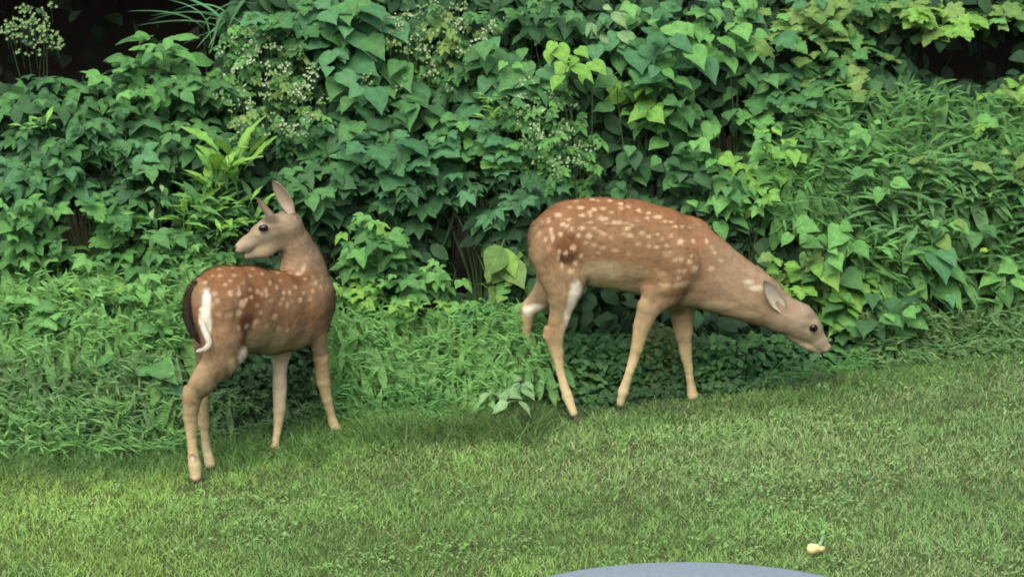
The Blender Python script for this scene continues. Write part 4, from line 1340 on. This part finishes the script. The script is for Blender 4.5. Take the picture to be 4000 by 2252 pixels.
# --- heart-leaved vine on the right
PL(V_, 'bright heart-leaved vine at the top right, largest blue-green leaves', 'heart', 'bright', 2620, 170, 140, 90, 8, 1.2, mats=['bright', 'teal'], back=-.08)
PL(V_, 'vine with a whorl of four glossy leaves near the top right', 'heart', 'bright', 2890, 130, 120, 55, 5, 1.1, per=5, mats=['bright'], back=-.10)
PL(V_, 'heart-leaved vine under the large round leaves, right of centre', 'heart', 'bright', 2520, 340, 170, 90, 9, 1.0, mats=['bright', 'lime', 'mid'], back=-.06)
PL(V_, 'vine with one big pointed leaf above the grazing fawn shoulder', 'heart', 'bright', 2740, 470, 180, 90, 9, 1.15, mats=['bright', 'mid'], back=-.06)
PL(V_, 'lime-leaved vine left of the narrow-leaved grass on the right', 'heart', 'lime', 2960, 560, 150, 110, 11, .85, mats=['lime', 'bright'], back=-.09)
PL(V_, 'shaded vine low behind the grazing fawn back', 'heart', 'mid', 2540, 640, 220, 90, 11, .95, mats=['mid', 'dark'], back=.03)
PL(V_, 'shaded vine above the grazing fawn neck', 'heart', 'dark', 2830, 760, 170, 90, 11, .9, mats=['mid', 'bright'], back=.0)
PL(V_, 'vine of small bright three-part leaves above the grazing fawn neck', 'tri', 'bright', 2920, 700, 120, 60, 7, .65, mats=['bright', 'lime'], back=-.07)
PL(V_, 'large-leaved bright vine right above the lowered head', 'heart', 'bright', 3240, 900, 190, 70, 9, 1.15, mats=['bright'], back=-.10, per=6)
PL(V_, 'lime vine with crinkled leaves touching the lowered ears', 'maple', 'lime', 3090, 1060, 120, 90, 9, .9, mats=['lime', 'olive'], back=-.04)
PL(V_, 'heart-leaved vine behind the brow of the grazing fawn', 'heart', 'bright', 3270, 1090, 150, 110, 10, .9, mats=['bright', 'lime', 'mid'], back=-.04)
PL(V_, 'upper vine mass of soft pale leaves at the top right', 'maple', 'bright', 3180, 60, 260, 90, 16, 1.1, mats=['bright', 'olive', 'teal'])
PL(V_, 'vine of mottled leaves with a thin trailing stem, upper right', 'maple', 'olive', 3300, 200, 200, 90, 13, 1.05, mats=['olive', 'mid'])
PL(V_, 'yellowing maple-leaved vine hanging above the black gap, right', 'maple', 'olive', 3680, 70, 170, 35, 8, .95, mats=['olive', 'lime'], back=-.02, hang=True)
PL(V_, 'yellowing vine in the top right corner', 'maple', 'olive', 3940, 50, 110, 45, 8, 1.0, mats=['olive', 'bright'], hang=True)
PL(V_, 'soft shaded vine left of the black gap on the right', 'maple', 'mid', 3170, 310, 210, 80, 13, 1.1, mats=['mid', 'teal', 'olive'])
PL(V_, 'yellow-green vine right of the black gap, at the right edge', 'maple', 'olive', 3990, 330, 90, 60, 6, 1.0, mats=['olive', 'lime'], back=-.03)
PL(V_, 'mid-green vine joining the heart leaves to the narrow grass', 'maple', 'mid', 3080, 420, 200, 80, 12, 1.0, mats=['mid', 'bright'])
PL(V_, 'bright lobed vine leaves lying on the narrow grass, right', 'maple', 'bright', 3800, 470, 110, 35, 4, .9, per=5, mats=['lime', 'bright'], back=-.13)
PL(V_, 'scattered heart leaves among the narrow grass right of centre', 'heart', 'bright', 3420, 700, 210, 110, 7, .75, per=6, mats=['bright', 'mid'], back=-.08)
PL(V_, 'vine with one acid-yellow lobed leaf at the right', 'maple', 'young', 3830, 965, 14, 12, 1, .95, per=1, mats=['young'], back=-.14)
PL(V_, 'large blue-green heart-leaved vine beside the dark hollow, lower right', 'heart', 'teal', 3590, 1010, 120, 80, 6, 1.3, per=4, mats=['teal', 'bright'], back=-.10)
PL(V_, 'vine with a single leaf hanging over the dark hollow, lower right', 'heart', 'teal', 3695, 1150, 14, 14, 1, 1.25, per=1, mats=['teal'], back=-.18)
PL(V_, 'broad-leaved vine at the right edge beside the dark hollow', 'heart', 'mid', 3960, 1090, 80, 110, 6, .95, mats=['mid', 'bright'])
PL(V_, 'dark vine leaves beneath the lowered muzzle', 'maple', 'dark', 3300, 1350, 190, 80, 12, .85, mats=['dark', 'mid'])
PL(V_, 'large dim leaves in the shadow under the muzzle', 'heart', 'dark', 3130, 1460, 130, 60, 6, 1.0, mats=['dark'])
PL(V_, 'jagged bright leaf vine right of the muzzle', 'maple', 'bright', 3410, 1310, 80, 40, 4, .85, per=4, mats=['bright', 'mid'], back=-.05)
PL(V_, 'blue-green vine leaves along the top edge above the whorl of four leaves', 'heart', 'teal', 2560, 20, 130, 40, 7, 1.1, mats=['teal', 'bright'])
PL(V_, 'fresh green vine at the top edge, between the whorl of leaves and the pale vine', 'heart', 'bright', 2830, 15, 140, 45, 8, 1.0, mats=['bright', 'teal'])
PL(V_, 'soft green vine at the top edge left of the yellowing maple-leaved vine', 'maple', 'mid', 3430, 40, 130, 60, 9, 1.0, mats=['mid', 'olive'], hang=True)
PL(V_, 'shaded vine beside the small dark hole right of the whorl of leaves', 'heart', 'mid', 2960, 250, 90, 60, 6, 1.0, mats=['mid', 'dark'], back=.05)
PL(S_, 'dark shrub at the top edge behind the pale pointed vine leaves', 'tri', 'mid', 2130, 30, 160, 50, 9, 1.0, mats=['mid', 'dark'])
PL(V_, 'shaded round-leaved vine above the lime leaf trio', 'heart', 'mid', 2400, 180, 90, 60, 6, 1.0, mats=['mid', 'teal'], back=.03)
PL(W_, 'pale-green broad-leaved weeds in the soft grass left of the left fawn tail', 'tri', 'bright', 420, 1120, 170, 55, 9, .7, mats=['bright', 'mid', 'lime'], back=-.03)
PL(W_, 'low leafy weeds at the left edge, level with the left fawn belly', 'maple', 'bright', 110, 1200, 130, 60, 7, .75, mats=['bright', 'mid'], back=-.03)
PL(W_, 'lobed weeds just left of the left fawn tail', 'maple', 'mid', 600, 1250, 90, 70, 7, .75, mats=['mid', 'bright'], back=-.03)
PL(W_, 'weed with paired oval leaves rising from the grass left of the rump', 'oval', 'bright', 560, 1090, 60, 40, 4, .8, per=6, mats=['bright', 'lime'], back=-.06)
PL(W_, 'small dim weed in the shadow between the legs of the left fawn', 'tri', 'mid', 1030, 1700, 40, 25, 3, .5, per=4, mats=['mid'], back=.0)
RV = [('lobed vine half buried in narrow grass, below the yellow-green vine at the right edge', 'maple', 'mid', 3900, 620, 150, 80, 8, .8, ['mid', 'olive']),
      ('vine with mottled lobed leaves in the middle of the narrow grass', 'maple', 'olive', 3620, 640, 130, 60, 7, .75, ['olive', 'mid']),
      ('small heart-leaved vine at the left border of the narrow grass', 'heart', 'bright', 3330, 500, 110, 60, 7, .8, ['bright', 'mid']),
      ('arching weed with long leaves in the narrow grass near the right edge', 'lance', 'mid', 3830, 760, 120, 60, 5, .55, ['mid', 'bright']),
      ('leafy vine between the narrow grass and the blue-green heart leaves', 'heart', 'mid', 3620, 880, 150, 50, 8, .85, ['mid', 'bright', 'olive']),
      ('heart-leaved vine running along the foot of the narrow grass, right edge', 'heart', 'bright', 3930, 880, 90, 60, 6, .85, ['bright', 'mid']),
      ('low vine leaves hanging to the uncut grass right of the muzzle', 'heart', 'mid', 3480, 1160, 130, 70, 8, .85, ['mid', 'dark', 'bright']),
      ('weed with long leaves among the heart leaves above the uncut grass', 'lance', 'mid', 3480, 960, 80, 50, 4, .5, ['mid', 'bright'])]
for (lb, kd, mt, x_, y_, a_, b_, n_, z_, ms) in RV:
    PL(V_ if kd != 'lance' else W_, lb, kd, mt, x_, y_, a_, b_, n_, z_, mats=ms, back=-.12)
# --- between the fawns
PL(S_, 'small sapling with star-shaped lime leaves right of the turned head', 'tri', 'lime', 1430, 850, 80, 40, 4, .8, per=4, mats=['lime', 'bright'], back=-.12)
PL(S_, 'bright sapling leaves under the lime star leaves, between the fawns', 'tri', 'bright', 1450, 950, 170, 80, 10, .85, mats=['bright', 'mid'], back=-.07)
PL(S_, 'leafy weed patch right of the left fawn chest', 'tri', 'bright', 1400, 1110, 110, 70, 8, .62, mats=['bright', 'lime'], back=-.05)
PL(S_, 'leaf fan in the middle of the space between the fawns', 'tri', 'mid', 1640, 1060, 170, 60, 8, .8, mats=['mid', 'bright'], back=-.02)
PL(W_, 'lime weed leaves low between the fawns', 'tri', 'lime', 1640, 1180, 120, 50, 6, .65, mats=['lime', 'bright'], back=-.06)
PL(('burdock', 'plant'), 'large olive-leaved plant behind the rump of the grazing fawn', 'broad', 'olive', 1945, 985, 105, 60, 5, 1.25, per=5, mats=['olive', 'lime'], back=.06, stem_mat=None)
PL(('burdock', 'plant'), 'stack of olive leaves under the large leaf beside the grazing fawn', 'broad', 'olive', 1965, 1110, 70, 70, 6, .75, per=5, mats=['olive', 'bright'], back=.08)
PL(W_, 'clump of spiky leaves below the large olive leaves', 'tri', 'bright', 1840, 1220, 150, 50, 8, .6, mats=['bright', 'mid'], back=-.02)
PL(('seedling', 'seedling'), 'pale seedling with pairs of light leaves beside the front hind hoof', 'oval', 'pale', 2010, 1500, 80, 40, 3, .75, per=4, mats=['pale'], back=-.18)
PL(('seedling', 'seedling'), 'pale seedling leaves low to the lawn, left of the near hind hoof', 'oval', 'pale', 1965, 1570, 50, 18, 2, .72, per=3, mats=['pale', 'bright'], back=-.16)
PL(('seedling', 'seedling'), 'withered whitish leaves hanging over the lawn edge below the muzzle', 'oval', 'pale', 3190, 1492, 26, 12, 3, .55, per=4, mats=['pale'], back=-.12, droop=1.4, face=.8, upb=.4)
PL(W_, 'small round-leaved weed left of the near hind leg', 'oval', 'bright', 640, 1460, 60, 30, 3, .55, per=4, mats=['bright', 'lime'], back=-.06)
PL(V_, 'grey-green vine leaves low on the left, above the dark grass', 'broad', 'mid', 540, 1400, 90, 70, 5, .75, per=4, mats=['mid', 'teal'], back=-.04)
print('LEAVES', LEAFCOUNT)


# ------------------------------------------------------------------ joined masses of small leaves (nobody could count them)
def mass(name, kind, pos, X, Z, sc, col, mat, simple=False):
    """many copies of a low-count leaf in one mesh"""
    if simple:
        T = np.array([(0, 0, 0), (.45, .30, .03), (.45, -.30, .03), (.5, 0, -.06), (1, 0, -.2)]); F = np.array([(0, 3, 1), (1, 3, 4), (0, 2, 3), (3, 2, 4)])
    else:
        rows = ROWS[kind]
        V, F = strip_leaf(rows, droop=.3, fold=.2)
        T = np.array(V); F = np.array(F)
    n = len(pos)
    X = X / np.linalg.norm(X, axis=1, keepdims=True)
    Z = Z - X * (X * Z).sum(1, keepdims=True); Z /= np.linalg.norm(Z, axis=1, keepdims=True) + 1e-9
    Yv = np.cross(Z, X)
    v = pos[:, None] + sc[:, None, None] * (T[None, :, :1] * X[:, None] + T[None, :, 1:2] * Yv[:, None] + T[None, :, 2:] * Z[:, None])
    f = (np.arange(n) * len(T))[:, None, None] + F[None]
    cc = np.repeat(col, len(T), 0)
    return link(name, new_mesh(name, v.reshape(-1, 3), [f.reshape(-1, F.shape[1])], mat, cc))


def surf_points(n, x0, x1, y0, y1, keep=None):
    """random points of the bank front, drawn over a photo-pixel rectangle (vectorised)"""
    px = rng.uniform(x0, x1, n); py = rng.uniform(y0, y1, n)
    u = (px - 2000) / FPX; v = (1126 - py) / FPX
    d = np.stack([u, CP + v * SP, -SP + v * CP], -1)
    y = np.full(n, 1.0)
    for _ in range(25):
        p = CAM + d * ((y - CAM[1]) / d[:, 1])[:, None]
        y = .6 * y + .4 * bank_y(p[:, 0], p[:, 2])
    p = CAM + d * ((y - CAM[1]) / d[:, 1])[:, None]
    return px, py, p


TOPX = [-1500, 0, 200, 420, 520, 700, 760, 860, 900, 1000, 5500]
TOPY = [330, 320, 300, 300, 250, 300, 290, 330, 60, -400, -400]


def undergrowth():
    px, py, p = surf_points(52000, -700, 4700, -350, 1620)
    top = np.interp(px, TOPX, TOPY)
    k = (py > top + 15) & ~hole(px, py)
    px, py, p = px[k], py[k], p[k]
    n = len(p)
    p = p + np.array([0, 1, 0]) * (rng.uniform(.10, .5, n) ** 1.0)[:, None]
    p[:, 2] += rng.normal(0, .02, n)
    qx, qy, _ = proj(p)
    k = (p[:, 2] > ground_z(p[:, 0], p[:, 1]) + .02) & ~hole(qx, qy) & (qy > np.interp(qx, TOPX, TOPY) + 15)
    p = p[k]; n = len(p)
    az = rng.uniform(0, 2 * np.pi, n)
    X = np.stack([np.cos(az), -.4 + .4 * np.sin(az), -.5 + rng.normal(0, .4, n)], -1)
    Z = np.stack([rng.normal(0, .4, n), -.6 + rng.normal(0, .3, n), .7 + rng.normal(0, .3, n)], -1)
    col = lerp(np.array([.010, .030, .014]), np.array([.030, .082, .032]), rng.random((n, 1)))  # leaf colours lowered so the gaps look shaded
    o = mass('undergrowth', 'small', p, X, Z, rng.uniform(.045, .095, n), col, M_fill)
    tag(o, 'dense leaves filling the inside of the overgrown bank, coloured dark as shade', 'undergrowth', kind='stuff')


undergrowth()


def ground_cover():
    """small ivy-like leaves low on the bank under the grazing fawn and around"""
    P_, S, C, Kx = [], [], [], []
    for (x0, x1, y0, y1, n, c0, c1, s0, s1, off) in (
            (2180, 3250, 1330, 1600, 6500, (.030, .090, .032), (.068, .170, .056), .018, .042, .05),
            (1350, 2250, 1420, 1700, 3600, (.036, .10, .032), (.075, .18, .052), .018, .038, .05),
            (3100, 3500, 1380, 1520, 700, (.03, .07, .028), (.05, .11, .045), .02, .045, .04),
            (820, 1350, 1430, 1760, 1500, (.014, .042, .016), (.042, .10, .032), .016, .034, .04),
            (2290, 2400, 1560, 1640, 260, (.026, .07, .026), (.055, .13, .042), .012, .026, -.06),
            (2460, 2660, 1560, 1620, 420, (.026, .07, .026), (.055, .13, .042), .012, .026, -.06),
            (2750, 3250, 1520, 1600, 800, (.026, .07, .026), (.055, .13, .042), .012, .028, -.06),
            (2500, 2700, 1290, 1500, 700, (.07, .12, .04), (.12, .19, .06), .02, .038, .03)):
        px, py, p = surf_points(n, x0, x1, y0, y1)
        p[:, 1] += rng.uniform(-.04, off + .08, n) if off > -.05 else rng.uniform(off * 2, off, n)
        if off < -.05: p[:, 2] = ground_z(p[:, 0], p[:, 1]) + rng.uniform(.015, .05, n)
        k = p[:, 2] > ground_z(p[:, 0], p[:, 1]) + .012
        p = p[k]; m = len(p)
        P_.append(p); S.append(rng.uniform(s0, s1, m))
        t = np.clip(fbm(p[:, 0] * 6, p[:, 2] * 9, 31, 2)[:, None] * 1.4 - .3 + rng.normal(0, .22, (m, 1)), 0, 1.2)
        C.append(lerp(np.array(c0), np.array(c1), t))
    p = np.concatenate(P_); n = len(p)
    az = rng.uniform(0, 2 * np.pi, n)
    X = np.stack([np.cos(az), -.3 + .5 * np.sin(az), -.3 + rng.normal(0, .4, n)], -1)
    Z = np.stack([rng.normal(0, .35, n), -.55 + rng.normal(0, .3, n), .8 + rng.normal(0, .2, n)], -1)
    o = mass('ground_cover', 'small', p, X, Z, np.concatenate(S), np.concatenate(C), M_cover)
    tag(o, 'low ivy-like ground cover under the bellies of the fawns, along the lawn edge', 'ground cover', kind='stuff')


ground_cover()


def clover():
    n = 60000
    x = rng.uniform(-2.2, 2.3, n); y = rng.uniform(-1.7, 2.0, n)
    k = (y < edge_y(x)) & (fbm(x * 4, y * 6, 71, 2) > .60) & (rng.random(n) < .5)
    x, y = x[k], y[k]; n = len(x)
    p = np.stack([x, y, ground_z(x, y) + rng.uniform(.012, .034, n)], -1)
    az = rng.uniform(0, 2 * np.pi, n)
    X = np.stack([np.cos(az), np.sin(az), rng.normal(0, .3, n)], -1)
    Z = np.stack([rng.normal(0, .3, n), -.25 + rng.normal(0, .3, n), np.ones(n)], -1)
    col = lerp(np.array([.12, .235, .075]), np.array([.155, .28, .092]), rng.random((n, 1)))
    o = mass('clover', 'small', p, X, Z, rng.uniform(.010, .020, n), col, M_cover, simple=True)
    tag(o, 'clover leaves growing in patches through the lawn', 'clover', kind='stuff')


clover()


def stilt(name, label, rects, seed):
    """soft grass with narrow leaves set along thin stalks"""
    P_, X_, Z_, S_2, C_ = [], [], [], [], []
    SV, SF, SC = [], [], []
    for (x0, x1, y0, y1, nst, h0, h1, ls, c0, c1, back) in rects:
        nst = int(nst * 1.9)
        ls = ls * .74
        px, py, p = surf_points(nst, x0, x1, y0, y1)
        p[:, 1] += back + rng.uniform(-.12, .12, nst)
        p[:, 2] = np.maximum(p[:, 2], ground_z(p[:, 0], p[:, 1]) + .06)
        for i in range(nst):
            tip = p[i]
            h = rng.uniform(h0, h1)
            ln = np.array([rng.normal(0, .35), rng.normal(-.1, .25)])
            base = np.array([tip[0] - ln[0] * h, tip[1] - ln[1] * h + .02, max(tip[2] - h, float(ground_z(tip[0], tip[1])) - .005)])
            nl = rng.integers(5, 9)
            for k in range(nl):
                t = 1 - k / nl * .85
                q = base + (tip - base) * t
                a = k * 2.5 + rng.uniform(-.4, .4)
                P_.append(q); X_.append([math.cos(a), math.sin(a) * .8 - .2, rng.uniform(-.7, .9)])
                Z_.append([rng.normal(0, .4), -.45, 1]); S_2.append(ls * rng.uniform(.5, 1.5))
                u = rng.random()
                C_.append(np.array(c0) * (1 - u) + np.array(c1) * u)
            # stalk as an extra very thin leaf
            P_.append(base); X_.append(tip - base + 1e-3); Z_.append([0, -1, .1]); S_2.append(float(np.linalg.norm(tip - base))); C_.append(np.array(c1) * .8)
    o = mass(name, 'blade', np.array(P_), np.array(X_, float), np.array(Z_, float), np.array(S_2), np.array(C_), M_cover)
    tag(o, label, 'grass', kind='stuff')


GL, GH = (.082, .215, .060), (.125, .290, .084)
DL, DH = (.042, .120, .038), (.084, .205, .062)
stilt('stilt_grass', 'soft narrow-leaved grass on the left of the bank, behind and beside the left fawn', [
    (-500, 720, 1050, 1330, 520, .12, .25, .05, GL, GH, -.04),
    (-500, 700, 1330, 1700, 420, .08, .18, .055, DL, (.11, .21, .08), -.06),  # lower strip takes darker leaf colours, painted to look shadowy
    (600, 900, 930, 1180, 120, .1, .2, .04, GL, GH, -.02),
    (-500, 750, 1500, 1790, 330, .06, .14, .05, DL, GH, -.08)], 1)
stilt('stilt_grass', 'soft narrow-leaved grass in the gap between the two fawns', [
    (1290, 2000, 1180, 1500, 420, .08, .18, .042, GL, GH, -.03),
    (1290, 1750, 1450, 1700, 260, .06, .13, .04, DL, GL, -.06),
    (820, 1300, 1500, 1740, 120, .05, .1, .035, DL, (.08, .15, .06), .0),
    (1950, 2130, 1180, 1420, 60, .08, .16, .045, GL, GH, -.02)], 2)
stilt('stilt_grass', 'bamboo-like narrow-leaved grass covering the bank on the right', [
    (3150, 4300, 330, 620, 170, .12, .26, .075, DL, GL, -.05),
    (3250, 4300, 560, 900, 300, .15, .3, .095, (.056, .145, .050), (.088, .205, .072), -.05),
    (3350, 4300, 850, 1050, 110, .12, .25, .10, DL, GH, -.05),
    (3000, 3350, 600, 850, 80, .1, .2, .06, DL, GL, -.02)], 3)
stilt('stilt_grass', 'uncut grass at the foot of the bank on the right', [
    (3350, 4300, 1180, 1420, 420, .05, .13, .045, DL, (.11, .2, .075), -.03),
    (2980, 3400, 1430, 1530, 70, .04, .09, .035, DL, GL, -.02)], 4)


def rough_edge():
    """long uncut turf where mower and bank meet; brownish under the grazing fawn"""
    n = 60000
    x = rng.uniform(-2.4, 2.5, n)
    y = edge_y(x) + rng.normal(.04, .10, n) * np.where(x < -.6, 1.7, 1.0)
    s = fbm(x * 3, y * 3, 41, 2)
    h = np.clip(.035 + .055 * s + rng.normal(0, .012, n), .015, .12) * np.where(x < .1, 1.15, .6)
    for (fx, fy) in ((1070, 1795), (1331, 1718), (2250, 1638), (2426, 1590), (2708, 1590), (764, 1880), (822, 1830)):
        g = G(fx, fy)
        h = h * (1 - .65 * np.exp(-(((x - g[0]) / .08) ** 2 + ((y - g[1] + .08) / .16) ** 2)))
    base = lerp(np.array([.07, .15, .045]), np.array([.13, .26, .07]), np.clip(s * 1.6 - .4, 0, 1)[:, None])
    br = np.zeros(n)
    for (px, py, a, b, q_) in ((2520, 1612, .36, .09, .75), (2130, 1680, .22, .08, .6), (1790, 1715, .30, .07, .35), (3220, 1520, .20, .07, .7)):
        g = G(px, py)
        br = np.maximum(br, q_ * np.exp(-(((x - g[0]) / a) ** 2 + ((y - g[1]) / b) ** 2)))
    h = h * (1 + .6 * br)
    m = (rng.random(n) < .9 * br)[:, None]
    base = np.where(m, lerp(base, np.array([.085, .098, .055]), .8), base)
    base = base * rng.uniform(.6, 1.35, n)[:, None]
    me = blades('uncut_grass', np.stack([x, y], -1), h, rng.uniform(.0018, .0036, n), rng.uniform(.3, 1.3, n), base, M_grass, segs=3)
    tag(link('uncut_grass', me), 'tangled uncut grass along the foot of the bank, brownish under the grazing fawn', 'grass', kind='stuff')


rough_edge()


# ------------------------------------------------------------------ the wood behind: leaves painted dark under an added, unseen canopy
def woods():
    n = 9000
    x = rng.uniform(-5, 5, n); y = rng.uniform(3.4, 6.2, n); z = rng.uniform(0, 3.4, n) + .2
    p = np.stack([x, y, ground_z(x, y) * .3 + z], -1)
    X = rng.normal(0, 1, (n, 3)); X[:, 2] -= .4
    Z = rng.normal(0, .4, (n, 3)) + np.array([0, -.5, .7])
    col = lerp(np.array([.006, .013, .008]), np.array([.014, .028, .015]), rng.random((n, 1)))  # near-black leaf colours stand in for deep shade
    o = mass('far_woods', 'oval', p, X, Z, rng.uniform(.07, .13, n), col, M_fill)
    tag(o, 'leaves deep in the wood, coloured near-black as deep shade behind the gaps of the bank', 'woods', kind='stuff')
    n = 46000
    x = rng.uniform(-7, 7, n); y = rng.uniform(2.7, 9, n); z = 1.95 + .22 * (y - 2.5) + rng.uniform(0, 1.5, n)  # out-of-view canopy, added and hung low to keep light off the wood
    z = z + .55 * np.clip(y - 5, 0, 9)
    p = np.stack([x, y, z], -1)
    X = rng.normal(0, 1, (n, 3)); X[:, 2] *= .4
    Z = rng.normal(0, .3, (n, 3)) + np.array([0, 0, 1])
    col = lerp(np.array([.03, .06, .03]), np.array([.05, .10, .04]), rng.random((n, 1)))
    o = mass('shade_canopy', 'oval', p, X, Z, rng.uniform(.22, .42, n), col, M_fill, simple=True)
    tag(o, 'unseen leaf canopy above and behind the bank, added to shade the wood', 'canopy', kind='stuff')


woods()


# ------------------------------------------------------------------ small things on the lawn, and the table
def lathe(prof, n=96, mat=None, name='lathe', bumpz=None):
    V, F = [], []
    for (r_, z) in prof:
        for k in range(n):
            a = 2 * math.pi * k / n
            V.append((r_ * math.cos(a), r_ * math.sin(a), z))
    for i in range(len(prof) - 1):
        for k in range(n):
            F.append((i * n + k, i * n + (k + 1) % n, (i + 1) * n + (k + 1) % n, (i + 1) * n + k))
    return new_mesh(name, V, [F], mat)


M_table = simple_mat('table_grey_blue', (.140, .190, .222), .7, .3, .22, 90, .08)
M_leg = simple_mat('table_leg_metal', (.06, .065, .075), .5, .4)
tx, ty = .415, -3.895
tz = float(ground_z(tx, ty))
t = empty('round_table', (tx, ty, tz), 'round blue-grey garden table whose far rim shows at the bottom edge', 'table')
H = .75
link('table_top', lathe([(0, H - .03), (.52, H - .03), (.55, H - .026), (.56, H - .016), (.56, H - .009), (.556, H - .002), (.545, H), (0, H)], 128, M_table, 'table_top'), t)
link('pedestal', lathe([(0, .06), (.045, .06), (.03, .12), (.026, .4), (.03, H - .06), (.09, H - .032), (0, H - .032)], 24, M_leg, 'pedestal'), t)
for k in range(4):
    a = math.pi / 4 + k * math.pi / 2
    V, F = [], []
    rough_tube(V, F, [np.array([.02 * math.cos(a), .02 * math.sin(a), .09]), np.array([.15 * math.cos(a), .15 * math.sin(a), .06]), np.array([.33 * math.cos(a), .33 * math.sin(a), .012])], .02, .014, 8)
    me = bpy.data.meshes.new('leg'); me.from_pydata(V, [], F); me.materials.append(M_leg)
    link('leg', me, t)

# yellow bloom lying in the grass
M_yel = simple_mat('yellow_bloom', (.50, .45, .20), .55, .3, .22, 30, .2)
M_cal = simple_mat('calyx_green', (.16, .30, .14), .6, .3, .2, 30)
g = G(3190, 2186)
g[2] += .012
f = empty('fallen_bloom', g, 'pale yellow squash bloom with a green stalk lying on the lawn', 'flower')


def lump(name, c, r, mat, parent, seed, ax=(1, 1, 1)):
    V, F = [], []
    nu, nv = 12, 16
    rr = random.Random(seed)
    ph = [rr.uniform(0, 6) for _ in range(6)]
    for i in range(nu + 1):
        for j in range(nv):
            a, b = math.pi * i / nu, 2 * math.pi * j / nv
            k = 1 + .10 * math.sin(3 * b + ph[0]) * math.sin(a) + .08 * math.sin(2 * a + ph[1]) + .05 * math.sin(5 * b + ph[2]) * math.sin(a)
            V.append((c[0] + r * k * ax[0] * math.sin(a) * math.cos(b), c[1] + r * k * ax[1] * math.sin(a) * math.sin(b), c[2] + r * k * ax[2] * math.cos(a)))
    for i in range(nu):
        for j in range(nv):
            F.append((i * nv + j, (i + 1) * nv + j, (i + 1) * nv + (j + 1) % nv, i * nv + (j + 1) % nv))
    return link(name, new_mesh(name, V, [F], mat), parent)


lump('bloom', (-.012, 0, .022), .0200, M_yel, f, 4, (1.1, 1, .82))
lump('petal', (.010, .004, .022), .0125, simple_mat('withered_petal', (.42, .36, .19), .7, .2, .3, 50), f, 2, (1.3, .9, .8))
V, F = [], []
rough_tube(V, F, [np.array([.008, .004, .032]), np.array([.016, .012, .047]), np.array([.020, .015, .066])], .006, .0025, 7)
me = bpy.data.meshes.new('stalk'); me.from_pydata(V, [], F); me.materials.append(M_cal)
link('stalk', me, f)
lump('stalk_end', (.019, .015, .070), .0052, M_cal, f, 3)

# dead leaf at the lawn edge on the left
M_dead = simple_mat('dead_leaf', (.014, .012, .009), .8, .2, .4, 40)
V, F = make_leaf('broad', 3)
g = G(510, 1805)
me = bpy.data.meshes.new('dead_leaf'); me.from_pydata(V, [], F); me.materials.append(M_dead)
o = link('dead_leaf', me, None, Vector(g) + Vector((-.02, -.02, .045)))
o.scale = (.075, .085, .075); o.rotation_euler = (R(70), R(25), R(-10))
so = o.modifiers.new('thickness', 'SOLIDIFY'); so.thickness = .03
tag(o, 'curled black dead leaf in the grass at the lawn edge, left of the fawns', 'leaf')
# grass stalk hanging from the muzzle
V, F = [], []
a0, a1 = P(3092, 1345, .60), G(2960, 1545)
rough_tube(V, F, bez(a0, a0 + np.array([-.01, 0, -.06]), a1 + np.array([.04, 0, .10]), a1, 10) - a1, .0014, .0022, 5)
me = bpy.data.meshes.new('grass_stalk'); me.from_pydata(V, [], F); me.materials.append(LM['bright'])
tag(link('grass_stalk', me, None, Vector(a1)), 'single thin grass stalk leaning up towards the throat of the grazing fawn', 'stalk')
# fallen twig on the lawn edge
V, F = [], []
b0, b1 = G(2040, 1730), G(2140, 1737)
pts = [b0 + (b1 - b0) * t_ + np.array([0, 0, .018 + .006 * math.sin(t_ * 7)]) for t_ in np.linspace(0, 1, 8)]
rough_tube(V, F, np.array(pts) - b0, .0035, .002, 5)
me = bpy.data.meshes.new('twig'); me.from_pydata(V, [], F); me.materials.append(M_wood)
tag(link('twig', me, None, Vector(b0)), 'short brown twig lying on the lawn edge between the fawns', 'twig')
